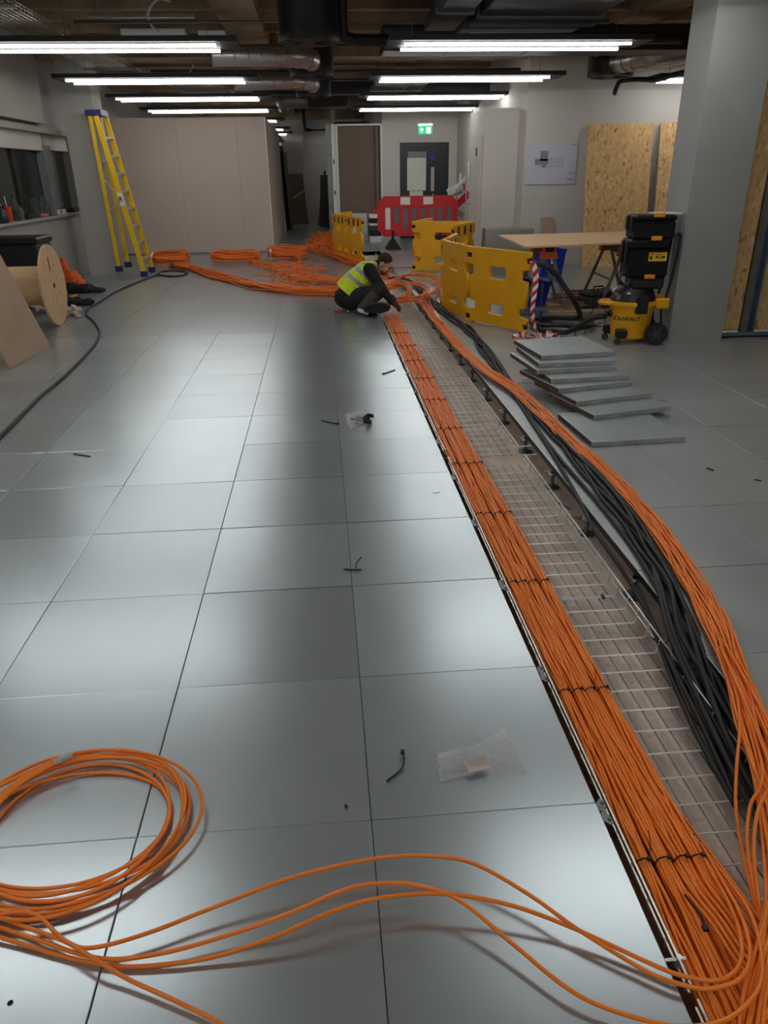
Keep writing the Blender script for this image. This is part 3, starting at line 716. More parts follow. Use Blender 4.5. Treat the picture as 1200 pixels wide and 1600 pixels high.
hair = remesh('hair', [ell(hp(0, -.024, .048), .079, .094, .084, HM), ell(hp(0, -.058, .0), .062, .052, .062, HM), ell(hp(.05, -.012, .045), .026, .042, .036, HM), ell(hp(-.05, -.012, .045), .026, .042, .036, HM)], .008, 2, [HAIR])
bm = bmesh.new(); bm.from_mesh(hair)
dead = [f for f in bm.faces if (f.calc_center_median()-hp(0, .052, .05)).dot(look+upv*-.55) > 0]
bmesh.ops.delete(bm, geom=dead, context='FACES'); bm.to_mesh(hair); bm.free()
hair.transform(worker.matrix_basis.inverted()); link('hair', hair, worker)
for s in (-1, 1):
    mb = MB(); mb.ellip(hp(.03*s, .084, .002), .012, .006, .005, 10, 6, HM); mb.build('eye', mat('eye_dark', (40, 30, 28), .3), worker, world=True, smooth=True)
    mb = MB(); mb.tube([hp(.012*s, .094, .022), hp(.032*s, .093, .027), hp(.052*s, .082, .022)], .005, 6); mb.build('eyebrow', HAIR, worker, world=True, smooth=True)
mb = MB(); mb.ellip(hp(0, .098, -.058), .022, .006, .005, 10, 6, HM); mb.build('lips', mat('lips', (176, 104, 96), .5), worker, world=True, smooth=True)
stb = remesh('beard_stubble', [ell(hp(0, .036, -.058), .058, .060, .065, HM)], .009, 2, [mat('stubble', (120, 84, 70), .8, 0, var=.2, scale=120)])
bm = bmesh.new(); bm.from_mesh(stb)
dead = [f for f in bm.faces if (f.calc_center_median()-hp(0, .0, -.05)).dot(upv) > -.01 or (f.calc_center_median()-hp(0, -.01, 0)).dot(look) < 0]
bmesh.ops.delete(bm, geom=dead, context='FACES'); bm.to_mesh(stb); bm.free()
stb.transform(worker.matrix_basis.inverted()); link('beard_stubble', stb, worker)
p = G(534, 488); t = thing('hand_cutter', 'small red handled cutters lying on the floor beside the worker', 'tool', p, .1)
mb = MB(); mb.tube([(-.09, 0, .012), (-.03, .006, .012), (.03, .004, .012)], [.009, .011, .008], 8); mb.tube([(-.08, -.03, .012), (-.03, -.014, .012), (.03, -.004, .012)], [.009, .011, .008], 8); mb.build('handles', RED, t, smooth=True)
mb = MB(); mb.tube([(.03, .002, .012), (.06, .002, .012), (.09, 0, .012)], [.012, .011, .003], 8); mb.build('jaws', GALV, t, smooth=True)
# ------------------------------------------------------------------ yellow folding gate barriers
PW, PH = .95, .79
def gate_panel_mesh():
    w2 = PW/2; h = PH
    R = [(w2, h), (w2, h-.05), (w2-.05, h-.05), (w2-.05, h-.11), (w2, h-.11), (w2, h-.16), (w2-.11, h-.17), (w2-.12, h-.28), (w2-.03, h-.29), (w2-.03, .25), (w2-.13, .24), (w2-.13, .15), (w2, .14), (w2, .09), (w2-.05, .09), (w2-.05, .03), (w2, .03), (w2, 0)]
    Lf = [(-x, z) for x, z in reversed(R)]
    return outline_mesh('panel_body', [R+[(w2-.06, -.0), (w2-.1, .02)]+[(-w2+.1, .02)]+Lf, rrect(-.14, .14, h-.30, h-.165, .03), rrect(-.13, .13, .125, .24, .03)], .045, YELLOW, .006)
GPM = gate_panel_mesh()
def gate(pts, label, stripes=-1):     # pts: panel corner positions on the floor, in order
    t = thing('folding_gate_barrier', label, 'barrier', (pts[0][0], pts[0][1], 0), 0, 'yellow folding gate barriers')
    for a, b in zip(pts[:-1], pts[1:]):
        a, b = Vector((*a, 0)), Vector((*b, 0)); d = b-a; L = d.length; c = (a+b)/2
        o = link('gate_panel', GPM, t, c-t.location); o.rotation_euler.z = math.atan2(d.y, d.x); o.scale = (L/PW*.985, 1, 1)
        for i in range(3):
            x = -.27+i*.27; s = stripes*.0238; MB().box(x-.05, x+.05, min(s, s*.9), max(s, s*.9), PH-.15, PH-.03).build('reflective_stripe', mat('dark_reflective_stripe', (52, 44, 30), .5, 0), o)
        for k in (-1, 1):
            for z in (PH-.08, .06): MB().cyl((k*(PW/2-.012), 0, z-.035), (k*(PW/2-.012), 0, z+.035), .02, n=8).build('hinge_pin', BLACK, o)
        mb = MB()
        for x in (-.3, .3): mb.lathe([(.012, 0), (.009, .008), (.001, .009)], 8, Matrix.Translation((x, -.0225, PH-.2)) @ Matrix.Rotation(PI/2, 4, 'X'))
        mb.build('rivets', mat('brown_stud', (120, 80, 10), .6), o)
gate([(2.02, 6.135), (1.56, 6.95), (1.40, 7.9), (1.73, 8.8)], 'yellow plastic gate barrier standing nearest, with striped tape hanging from its end', -1)
gate([(1.93, 10.35), (2.45, 11.3), (1.49, 11.67), (1.92, 12.5)], 'yellow plastic gate barrier behind the nearest one, before the red barrier', -1)
gate([(.72, 12.95), (.45, 13.85), (.20, 14.75), (.62, 15.5)], 'yellow plastic gate barrier left of the red barrier, behind the worker', 1)

# ------------------------------------------------------------------ red pedestrian barrier
rb0 = Vector((2.08, 15.8, 0)); t = thing('red_barrier', 'red plastic pedestrian barrier with white reflective squares before the door', 'barrier', rb0)
HW, BT, TP = .88, .26, 1.07
ol = [(-HW, BT+.14), (-HW+.14, BT), (HW-.14, BT), (HW, BT+.14), (HW, TP-.14), (HW-.14, TP), (-HW+.14, TP), (-HW, TP-.14)]
holes = []
for i in range(8):
    x = -.72+i*.1935; holes.append(rrect(x, x+.125, BT+(.14 if i not in (1, 4) else .25), TP-.22, .02))
link('barrier_body', outline_mesh('barrier_body', [ol]+holes, .05, RED, .006), t)
for x in (-.38, .12): MB().box(x, x+.21, -.031, -.026, TP-.17, TP-.02).build('reflective_square', WPLAS, t)
GRI = mat('grey_infill_board', (112, 104, 102), .7)
for i in range(8):
    x = -.72+i*.1935; MB().box(x-.004, x+.129, -.008, .008, BT+(.136 if i not in (1, 4) else .246), TP-.216).build('slot_infill', WPLAS if i == 0 else GRI, t)
MB().box(-HW-.09, -HW+.01, -.02, .02, .72, .82).build('coupling_lug', RED, t)
for x in (-.55, .5):
    mb = MB(); mb.box(x-.03, x+.03, -.035, .035, BT-.10, BT+.12)
    mb.hexa([(x-.17, -.25, 0), (x+.17, -.25, 0), (x+.17, .25, 0), (x-.17, .25, 0), (x-.03, -.04, BT-.05), (x+.03, -.04, BT-.05), (x+.03, .04, BT-.05), (x-.03, .04, BT-.05)]); mb.build('foot', BLACKR, t)

# ------------------------------------------------------------------ OSB sheets, paper plan, small board on the white wall
for x0, x1, z1, lab in ((4.42, 5.53, 2.22, 'large strand board sheet leaning on the white wall right of the paper plan'), (5.66, 6.6, 2.23, 'strand board sheet leaning on white wall, partly behind the grey column')):
    mb = MB(); mb.hexa([(x0, 11.60, 0), (x1, 11.60, 0), (x1, 11.618, 0), (x0, 11.618, 0), (x0, 11.93, z1), (x1, 11.93, z1), (x1, 11.948, z1), (x0, 11.948, z1)])
    tag(mb.build('osb_sheet', OSB, None), lab, 'board', 'strand boards leaning on the white wall')
t = thing('paper_plan', 'large paper floor plan taped to the white wall', 'poster', (3.87, 11.985, 1.64))
PAP = mat('plan_paper', (196, 198, 210), .8, 0, var=.02); INK = mat('plan_ink', (140, 142, 150), .8, 0); INK2 = mat('plan_ink_light', (160, 163, 174), .8, 0)
MB().box(-.43, .43, -.004, .004, -.32, .32).build('sheet', PAP, t)
mb = MB(); mb.box(-.2, -.07, -.006, -.004, .04, .19); mb.box(-.29, -.06, -.006, -.004, -.02, .07); mb.box(-.17, -.1, -.0065, -.004, -.06, .0); mb.build('plan_blocks', INK, t)
mb = MB()
for i in range(5): mb.box(-.02+i*.05, -.012+i*.05, -.006, -.004, -.05, .07)
mb.box(-.28, .22, -.006, -.004, -.055, -.048); mb.box(-.06, .22, -.006, -.004, .07, .076); mb.box(-.06, .22, -.006, -.004, .01, .015); mb.box(.29, .4, -.006, -.004, -.27, -.23); mb.box(.29, .4, -.006, -.004, -.16, -.14); mb.box(.3, .42, -.006, -.004, .27, .29); mb.build('plan_lines', INK2, t)
tag(MB().hexa([(3.75, 11.72, 0), (3.97, 11.72, 0), (3.97, 11.735, 0), (3.75, 11.735, 0), (3.75, 11.95, .80), (3.97, 11.95, .80), (3.97, 11.965, .80), (3.75, 11.965, .80)]).build('board_offcut', MDF), 'small brown board offcut leaning on the white wall behind the plywood table', 'board')
tag(MB().hexa([(2.55, 10.95, 0), (3.32, 10.85, 0), (3.36, 11.35, 0), (2.6, 11.45, 0), (2.57, 10.95, .69), (3.34, 10.85, .69), (3.38, 11.35, .69), (2.62, 11.45, .69)]).build('galvanised_duct_box', mat('box_metal', (150, 148, 136), .42, .75, var=.15, scale=4), None, bevel=.006), 'square galvanised duct section standing behind the yellow barrier', 'duct section')
# blue crates
def crate(c, s, hgt, rz, lab):
    t = thing('blue_crate', lab, 'crate', c, rz, 'blue plastic crates')
    a = s/2; b = a*.82; w_ = .012
    mb = MB()
    o = [(-b, -b*.8), (b, -b*.8), (b, b*.8), (-b, b*.8)]; O = [(-a, -a*.8), (a, -a*.8), (a, a*.8), (-a, a*.8)]
    vs = [(x, y, 0) for x, y in o]+[(x, y, hgt) for x, y in O]+[(x*.93, y*.93, hgt) for x, y in O]+[(x*.93, y*.93, .015) for x, y in o]
    fs = [(3, 2, 1, 0), (12, 13, 14, 15)]
    for i in range(4):
        j = (i+1) % 4; fs += [(i, j, 4+j, 4+i), (4+i, 4+j, 8+j, 8+i), (8+i, 8+j, 12+j, 12+i)]
    mb.add(vs, fs); mb.build('tub', BLUE, t)
    mb = MB(); P = [(x*1.03, y*1.03, hgt) for x, y in O]; mb.tube(P, .012, 6, closed=True); mb.build('rim', BLUE, t)
    MB().box(-.03, .03, -a*.8-.004, -a*.8+.02, hgt*.5, hgt*.75).build('white_label', WPLAS, t)
crate(A(857, 414, 10.6)*1, .42, .40, .1, 'blue plastic crate on the floor under the plywood table')
for o in [q for q in bpy.data.objects if q.name.startswith('blue_crate')]: o.location.z = 0
crate(Vector((2.45, 7.9, 0)), .5, .28, .2, 'low blue plastic crate seen through the end of the yellow barrier')

# ------------------------------------------------------------------ plywood sheet on folding trestles
ZT = .78; c4 = [G(779, 367, ZT), G(820, 385, ZT), G(1000, 378, ZT), G(1000, 361, ZT)]
tag(MB().hexa([Vector((p.x, p.y, ZT-.02)) for p in (c4[1], c4[2], c4[3], c4[0])]+[Vector((p.x, p.y, ZT)) for p in (c4[1], c4[2], c4[3], c4[0])]).build('plywood_sheet', WOOD), 'plywood sheet laid flat across trestles as a work table', 'table top')
def trestle(cx, cy, rz, lab):
    t = thing('folding_trestle', lab, 'trestle', (cx, cy, 0), rz, 'orange headed folding trestles')
    MB().cbox(-.06, .06, -.42, .42, .62, ZT-.022, .015).build('head_beam', DARKM, t)
    ORB = mat('orange_plastic', (224, 96, 20), .5, 0, var=.05)
    for y in (-.36, .36):
        mb = MB(); mb.hexa([(-.1, y-.07, .60), (.1, y-.07, .60), (.1, y+.07, .60), (-.1, y+.07, .60), (-.06, y-.05, ZT-.025), (.06, y-.05, ZT-.025), (.06, y+.05, ZT-.025), (-.06, y+.05, ZT-.025)]); mb.build('end_bracket', ORB, t)
        for sx in (-1, 1): MB().bar((sx*.05, y, .62), (sx*.27, y+.03*(1 if y > 0 else -1), 0.0), .035, .03, (0, 1, 0)).build('leg', GALVD, t)
    MB().bar((-.14, -.36, .33), (-.14, .36, .33), .025, .02).build('stretcher', GALVD, t)
    MB().bar((.14, -.36, .33), (.14, .36, .33), .025, .02).build('stretcher', GALVD, t)
trestle(2.62, 7.78, -.12, 'orange and grey folding trestle under the left end of the plywood sheet')
trestle(3.55, 7.85, -.05, 'orange and grey folding trestle under the right end of the plywood sheet')
# timber offcuts on the floor behind the barrier
rt = random.Random(8)
TMB = mat('rough_timber', (150, 112, 84), .85, 0, var=.25, scale=6, stretch=(1, 8, 8)); TMB2 = mat('pale_timber', (196, 160, 120), .85, 0, var=.2, scale=6)
k = 0
words = ['lowest front', 'second lowest', 'long pale', 'thin dark', 'broad flat', 'short top', 'rear left', 'rear pale', 'rear long', 'topmost rear']
for i in range(10):
    p = G(848+rt.uniform(0, 40), 488-i*3.4, 0); L = rt.uniform(.7, 1.25); a = rt.uniform(-.12, .2)
    z = .012+.022*(i % 3)
    q = p+Vector((L*math.cos(a), L*math.sin(a)*.6, 0))
    mb = MB().bar((p.x, p.y, z), (q.x, q.y, z), rt.uniform(.05, .11), .02)
    tag(mb.build('timber_offcut', TMB if i % 3 else TMB2), f'{words[i]} timber offcut in the pile on the floor left of the vacuum', 'timber', 'timber offcuts behind the barrier')
# grey tool case near the offcuts
p = G(932, 478); t = thing('grey_tool_case', 'dark grey tool case on the floor left of the vacuum cleaner', 'case', p, .35)
GRYC = mat('dark_grey_case', (52, 56, 54), .6, 0, var=.1)
MB().cbox(-.22, .22, -.14, .14, 0, .13, .02).build('case_body', GRYC, t); MB().cbox(-.21, .21, -.13, .13, .135, .19, .02).build('case_lid', GRYC, t)
mb = MB(); mb.tube([(-.07, 0, .18), (-.07, 0, .235), (.07, 0, .235), (.07, 0, .18)], .01, 6); mb.build('handle', BLACK, t)

# ------------------------------------------------------------------ vacuum cleaner with tool boxes stacked on it
YV = 5.62
vo = A(981, 531, YV); vo.z = 0; VS = .91
vac = thing('vacuum_cleaner', 'yellow and black wheeled site vacuum cleaner beside the grey column', 'vacuum cleaner', vo, -.12); vac.matrix_basis = vac.matrix_basis @ Matrix.Scale(VS, 4)
VY = mat('vacuum_yellow', (232, 166, 18), .45, 0, var=.05)
mb = MB()
prof = [(.165, .045), (.19, .06), (.225, .34), (.235, .36), (.235, .385)]
mb.lathe(prof, 28, Matrix.Diagonal((1, .86, 1, 1))); mb.build('drum', VY, vac, smooth=True)
mb = MB()
mb.lathe([(.235, .385), (.265, .39), (.272, .41), (.265, .432), (.2, .44)], 28, Matrix.Diagonal((1, .86, 1, 1))); mb.build('rim', VY, vac, smooth=True)
mb = MB(); mb.tube(catmull([(-.2, -.1, .415), (-.32, -.07, .415), (-.345, 0, .415), (-.32, .07, .415), (-.2, .1, .415)], 5), .022, 8); mb.build('front_handle', VY, vac, smooth=True)
MB().cbox(.2, .34, -.16, .16, .36, .47, .015).build('rear_bracket', VY, vac)
mb = MB(); mb.lathe([(.255, .44), (.25, .46), (.215, .54), (.15, .60), (.1, .62), (.001, .625)], 28, Matrix.Diagonal((.92, .8, 1, 1))); mb.build('motor_head', BLACK, vac, smooth=True)
MB().cbox(-.07, .25, -.16, .16, .56, .675, .02).build('box_platform', BLACK, vac)
MB().cbox(-.02, .10, -.235, -.19, .325, .50, .01).build('latch', BLACK, vac)
for y in (-.2, .2):
    M = Matrix.Translation((.225, y, .115)) @ Matrix.Rotation(PI/2, 4, 'X')
    mb = MB(); mb.lathe([(.06, -.025), (.112, -.028), (.115, -.02), (.115, .02), (.112, .028), (.06, .025)], 24, M); w_ = mb.build('rear_wheel', BLACKR, vac, smooth=True)
    mb = MB(); mb.lathe([(.02, -.03), (.07, -.018), (.07, .018), (.02, .03)], 16, M)
    for a in range(6): d = Matrix.Rotation(a*PI/3, 4, 'Z'); mb.obox(M @ (d @ Vector((.055, 0, .024))), (M.to_3x3() @ d.to_3x3()) @ Vector((1, 0, 0)), (M.to_3x3() @ d.to_3x3()) @ Vector((0, 1, 0)), M.to_3x3() @ Vector((0, 0, 1)), .03, .008, .006)
    mb.build('wheel_hub', mat('hub_grey', (60, 60, 62), .5), vac, smooth=True)
for x, y in ((-.13, -.16), (-.2, .1)):
    MB().cbox(x-.05, x+.06, y-.05, y+.05, .07, .16, .015).build('caster_bracket', BLACK, vac)
    M = Matrix.Translation((x-.03, y-.02, .035)) @ Matrix.Rotation(PI/2, 4, 'X'); mb = MB(); mb.lathe([(.012, -.014), (.035, -.012), (.035, .012), (.012, .014)], 14, M); mb.build('caster_wheel', GRYC, vac, smooth=True)
mb = MB()
for y in (-.13, .13): mb.tube(catmull([(.29, y, .44), (.33, y, .70), (.355, y, 1.05), (.33, y, 1.09)], 4), .014, 8)
mb.tube([(.345, -.13, 1.08), (.345, .13, 1.08)], .016, 8); mb.build('push_handle', BLACK, vac, smooth=True)
for s in (-1, 1): MB().tube([(.26, .13*s, .4), (.28, .15*s, .2), (.225, .17*s, .115)], .015, 6).build('axle_strut', BLACK, vac)
me = text_mesh('lettering', 'DeWALT', .062, BLACK, Matrix.Translation((-.075, -.196, .262)) @ Matrix.Rotation(-.10, 4, 'Z') @ Matrix.Rotation(PI/2-.12, 4, 'X'))
for v in me.vertices:      # wrap the print on to the round drum
    r = .165+(v.co.z-.045)*.2+.0085; x = v.co.x; f_ = min(.98, abs(x)/r); v.co.y = -r*.86*math.sqrt(1-f_*f_)-(.001 if v.co.y < -.196 else 0)
link('lettering', me, vac)
mb = MB(); mb.tube(catmull([(-.26, -.02, .30), (-.2, -.02, .30)], 3), .035, 10); mb.build('hose_inlet', BLACK, vac, smooth=True)
mb = MB(); mb.box(-.12, -.08, -.18, -.176, .515, .535); mb.build('small_sticker', WPLAS, vac)
mb = MB(); mb.tube(catmull([(-.12, -.12, .58), (-.2, -.14, .66), (-.16, -.12, .72), (-.08, -.12, .68), (-.12, -.14, .60), (-.2, -.12, .62)], 6), .012, 6); mb.build('coiled_lead', BLACK, vac, smooth=True)
mb = MB(); mb.tube([(-.17, -.1, .47), (-.24, -.12, .56)], [.035, .03], 10); mb.build('grey_nozzle', mat('pale_grey_plastic', (150, 146, 138), .5), vac, smooth=True)
def toolbox(z0, hgt, x0, lab, tagm):
    c = vo+Vector((0, 0, z0*VS)); t = thing('tool_box', lab, 'tool box', c, -.12, 'black tool boxes on the vacuum'); t.matrix_basis = t.matrix_basis @ Matrix.Scale(VS, 4)
    x1 = x0+.40
    TB = mat('tool_box_black', (14, 14, 15), .65, 0, var=.15, spec=.25)
    MB().cbox(x0, x1, -.17, .17, 0, hgt*.74, .02).build('base', TB, t); MB().cbox(x0-.005, x1+.005, -.175, .175, hgt*.745, hgt-.002, .02).build('lid', TB, t)
    for q in range(2): MB().cbox(x0-.028, x0+.004, -.13+q*.16, -.05+q*.16, hgt*.35, hgt*.95, .008).build('side_clasp', TB, t)
    MB().box(x0+.05, x1-.05, -.182, -.17, hgt*.70, hgt*.73).build('ridge', TB, t)
    for z in tagm: MB().cbox((x0+x1)/2-.03, (x0+x1)/2+.075, -.195, -.165, z, z+.042, .006).build('latch', mat('latch_yellow', (226, 148, 24), .5), t)
    return t, x0, x1
t, x0, x1 = toolbox(.677, .365, -.135, 'tall black tool box with a yellow label on the vacuum', (-.01, ))
MB().box(x0+.19, x0+.37, -.174, -.1705, .16, .245).build('yellow_label', mat('label_yellow', (232, 180, 30), .5), t)
mb = MB(); mb.box(x0+.2, x0+.245, -.1752, -.174, .222, .236); mb.build('label_red_strip', mat('label_red', (190, 50, 30), .5), t)
mb = MB()
for a, b, c, d in ((.2, .225, .175, .21), (.232, .24, .19, .2), (.26, .28, .19, .212), (.285, .3, .185, .2), (.315, .352, .188, .21), (.26, .32, .222, .228)): mb.box(x0+a, x0+b, -.1752, -.174, c, d)
mb.build('label_print', mat('label_black', (60, 48, 20), .6), t)
t2, x0, x1 = toolbox(1.045, .225, -.115, 'shallow black tool box with orange latches on top of the tall one', (-.012, .205))
t3 = tag(MB().hexa([vo+Vector(p)*VS for p in [(.1, -.1, 1.272), (.36, -.1, 1.272), (.34, .1, 1.272), (.08, .1, 1.272), (.1, -.1, 1.284), (.36, -.1, 1.284), (.34, .1, 1.284), (.08, .1, 1.284)]]).build('paper_pad', PAPERM), 'pale paper pad lying on top of the tool boxes', 'paper')
# hose: from the vacuum into loops on the floor and up to the barrier end
def W(px, py, Y): return A(px, py, Y)
HP = [W(948, 494, 5.62), W(925, 497, 5.65), W(905, 509, 5.7), W(885, 519, 5.8), G(868, 517, .03), G(845, 515, .03), G(842, 505, .03), G(865, 497, .03), G(900, 497, .03), G(925, 504, .05), G(915, 511, .06), G(880, 508, .06), G(850, 508, .06), G(832, 506, .06), G(834, 499, .06), G(860, 496, .09), G(892, 497, .1), G(906, 494, .12), W(897, 470, 6.1), W(880, 445, 6.12), W(866, 425, 6.13), W(850, 415, 6.14), W(836, 411, 6.15), W(826, 410, 6.16)]
t = tag(MB().tube(catmull(HP, 6), .026, 10).build('vacuum_hose', BLACKR, None, smooth=True, ang=2), 'thick black vacuum hose looping on the floor between barrier and vacuum', 'hose')
CP = [W(952, 445, 5.6), W(945, 450, 5.6), W(936, 460, 5.62), W(934, 474, 5.65), W(924, 488, 5.7), W(916, 502, 5.75), G(914, 520, .006), G(905, 528, .006), G(898, 518, .006), G(920, 512, .006), G(938, 505, .006), G(945, 503, .02), W(945, 478, 5.6)]
tag(MB().tube(catmull(CP, 6), .0055, 6).build('power_lead', BLACKR, None, smooth=True, ang=2), 'thin black power lead hanging from the vacuum to the floor', 'cable')
CP = [G(800, 490, .006), G(825, 492, .006), G(845, 498, .006), G(875, 506, .006), G(940, 510, .006)]
tag(MB().tube(catmull(CP, 6), .0055, 6).build('floor_lead', BLACKR, None, smooth=True, ang=2), 'thin black lead on the floor behind the yellow barrier end', 'cable')
# ------------------------------------------------------------------ striped barrier tape, post and crumpled heap
RW = mat('red_white_tape', (236, 232, 230), .5, 0)
nt = RW.node_tree; N = nt.nodes; L = nt.links; tc = N.new('ShaderNodeUVMap'); wv = N.new('ShaderNodeTexWave'); wv.inputs['Scale'].default_value = .5; wv.wave_type = 'BANDS'; wv.bands_direction = 'DIAGONAL'
cr = N.new('ShaderNodeValToRGB'); cr.color_ramp.interpolation = 'CONSTANT'; cr.color_ramp.elements[0].color = (*srgb((238, 234, 232)), 1); cr.color_ramp.elements[1].position = .5; cr.color_ramp.elements[1].color = (*srgb((206, 28, 40)), 1)
L.new(tc.outputs[0], wv.inputs['Vector']); L.new(wv.outputs[0], cr.inputs[0]); L.new(cr.outputs[0], N['Principled BSDF'].inputs['Base Color'])
def ribbon(name, P, wd, side, parent=None, rs=1., thick=.0015):
    P = catmull(P, 6); me = bpy.data.meshes.new(name); vs = []; fs = []; uv = []; L_ = 0
    for i, p in enumerate(P):
        s = Vector(side(i/len(P)))*wd/2
        d = P[min(i+1, len(P)-1)]-P[max(i-1, 0)]; n = d.cross(s).normalized()*thick
        vs += [p-s-n, p+s-n, p+s+n, p-s+n]
        if i: L_ += (P[i]-P[i-1]).length
        uv.append(L_)
    uvs = []
    for i in range(len(P)-1):
        a = 4*i; b = a+4
        for j in range(4):
            j2 = (j+1) % 4; fs.append((a+j, a+j2, b+j2, b+j)); q = {0: 0, 1: 1, 2: 1, 3: 0}
            uvs += [(q[j]*wd*13*rs, uv[i]*13*rs), (q[j2]*wd*13*rs, uv[i]*13*rs), (q[j2]*wd*13*rs, uv[i+1]*13*rs), (q[j]*wd*13*rs, uv[i+1]*13*rs)]
    me.from_pydata([tuple(v) for v in vs], [], fs); me.materials.append(RW)
    ul = me.uv_layers.new(name='UVMap')
    for i, u in enumerate(uvs): ul.data[i].uv = u
    me.update()
    if parent: me.transform(parent.matrix_basis.inverted())
    return link(name, me, parent)
yb = 6.1
base = G(836, 519, 0)
t = thing('barrier_tape', 'red and white striped tape hanging from the yellow barrier down to the floor', 'tape', base)
ribbon('hanging_strip', [A(832, 408, yb), A(837, 425, yb-.02), A(837, 445, yb-.02), A(834, 465, yb-.02), A(832, 485, yb-.02), A(834, 505, yb-.03), A(839, 520, yb-.05)], .055, lambda k: (math.cos(.25+k*1.1), -math.sin(.25+k*1.1), 0), t)
rr = random.Random(2)
P = [G(800, 528, .012), G(812, 522, .04), G(822, 528, .015), G(835, 524, .03), G(845, 528, .05), G(856, 520, .09), G(866, 522, .06), G(868, 530, .03), G(858, 530, .05), G(850, 524, .08), G(842, 530, .03), G(852, 531, .02), G(866, 526, .02)]
ribbon('crumpled_heap', P, .07, lambda k: (math.sin(k*23)*.7, math.cos(k*17)*.7, .6), t)
ribbon('crumpled_heap', [p+Vector((.02, -.02, .012*math.sin(i*2))) for i, p in enumerate(P)][4:], .07, lambda k: (math.cos(k*19)*.7, .5, math.sin(k*21)*.7), t)
t = thing('support_post', 'grey steel prop standing by the end of the yellow barrier', 'post', G(843, 512))
MB().cyl((0, 0, 0), (0, 0, .45), .018, n=10).build('tube', GALVD, t, smooth=True); MB().cbox(-.05, .05, -.03, .03, .18, .205, .005).build('collar', GALVD, t)
# ------------------------------------------------------------------ stacked lifted floor panels
SP = [((924, 699), (1074, 690), 0, 'lone lifted floor panel lying in front of the panel stack'),
      ((928, 657), (1058, 641), .034, 'lowest lifted floor panel of the leaning stack'),
      ((901, 635), (1031, 620), .068, 'second lowest lifted floor panel of the stack'),
      ((873, 615), (994, 602), .102, 'third lifted floor panel up in the stack'),
      ((861, 600), (970, 594), .136, 'fourth lifted floor panel up in the stack'),
      ((839, 586), (955, 579), .170, 'fifth lifted floor panel up in the stack'),
      ((842, 575), (955, 570), .204, 'second highest lifted floor panel of the stack'),
      ((846, 563), (962, 556), .238, 'topmost lifted floor panel of the stack')]
sm = panel_mesh('stacked_panel', mat('panel_top_steel', (170, 180, 180), .34, .4, var=.08, scale=3), mat('panel_side_steel', (160, 160, 156), .5, .3, var=.2, scale=8))
for a, b, z, lab in SP:
    p, q = G(*a, z), G(*b, z); d = q-p; d.z = 0; d.normalize(); n = Vector((-d.y, d.x, 0))
    c = p+d*.3+n*.3
    t = thing('lifted_floor_panel', lab, 'floor panel', (c.x, c.y, z+.034), math.atan2(d.y, d.x), 'floor panels lifted from the trench')
    link('panel', sm, t)
    mb = MB().box(-.3005, -.2985, -.29, .29, -.03, -.004); mb.build('edge_strip', EDGE, t)
tag(MB().hexa([G(813, 592)+Vector(p) for p in [(0, 0, 0), (.06, 0, 0), (.07, .04, 0), (.0, .03, 0), (0, 0, .002), (.06, 0, .002), (.07, .04, .002), (0, .03, .002)]]).build('paper_scrap', WPLAS), 'tiny white paper scrap by the panel stack', 'paper')
# ------------------------------------------------------------------ yellow step ladder leaning by the column
F1, F2 = G(226, 432), G(238, 425); R1, R2 = A(187, 424, 11.96), A(201, 417, 12.4); T1, T2 = A(150, 181, 11.86), A(164, 180, 12.22)
U1, U2 = T1+Vector((-.09, 0, 0)), T2+Vector((-.09, .0, 0))
lad = thing('step_ladder', 'tall yellow fibreglass step ladder standing beside the grey column', 'ladder', F1)
LY = mat('ladder_yellow', (232, 186, 10), .45, 0, var=.06, scale=4); LB = mat('ladder_blue_cap', (24, 32, 96), .5); ALU = mat('ladder_aluminium', (190, 188, 182), .4, .6, var=.08)
sd = (F2-F1); sd.z = 0; sd.normalize()
for a, b in ((F1, T1), (F2, T2)): MB().bar(a+Vector((0, 0, .07)), b, .078, .032, sd).build('front_rail', LY, lad, world=True)
for a, b in ((R1, U1), (R2, U2)): MB().bar(a+Vector((0, 0, .05)), b, .055, .03, sd).build('rear_rail', LY, lad, world=True)
for p in (F1, F2, R1, R2): MB().obox(p+Vector((0, 0, .04)), (1, 0, 0), (0, 1, 0), (0, 0, 1), .055, .03, .045).build('foot', LB, lad, world=True)
for i in range(8):
    k = (i+1)/9.2; a, b = F1.lerp(T1, k), F2.lerp(T2, k); MB().bar(a, b, .085, .03).build('tread', ALU, lad, world=True)
for k in (.12, .42, .72): MB().bar(R1.lerp(U1, k), R2.lerp(U2, k), .03, .02).build('rear_brace', ALU, lad, world=True)
c = (T1+T2+U1+U2)/4
MB().obox(c+Vector((-.01, 0, .03)), (1, 0, 0), sd, (0, 0, 1), .12, (T2-T1).length/2+.03, .04).build('top_cap', LB, lad, world=True)
for a, b, p, q in ((F1, T1, R1, U1), (F2, T2, R2, U2)): MB().bar(a.lerp(b, .52), p.lerp(q, .62), .02, .006).build('spreader', ALU, lad, world=True)
k = F1.lerp(T1, .50); d = (T1-F1).normalized()
MB().obox(k+Vector((.0, -.022, 0)), sd, (1, 0, 0), d, .003, .04, .1).build('white_sticker', WPLAS, lad, world=True)
me = text_mesh('sticker_mark', 'R', .11, BLACK, Matrix.Translation(k+Vector((0, -.03, 0))) @ Matrix.Rotation(-.15, 4, 'Y') @ Matrix.Rotation(PI/2, 4, 'X')); me.transform(lad.matrix_basis.inverted()); link('sticker_mark', me, lad)

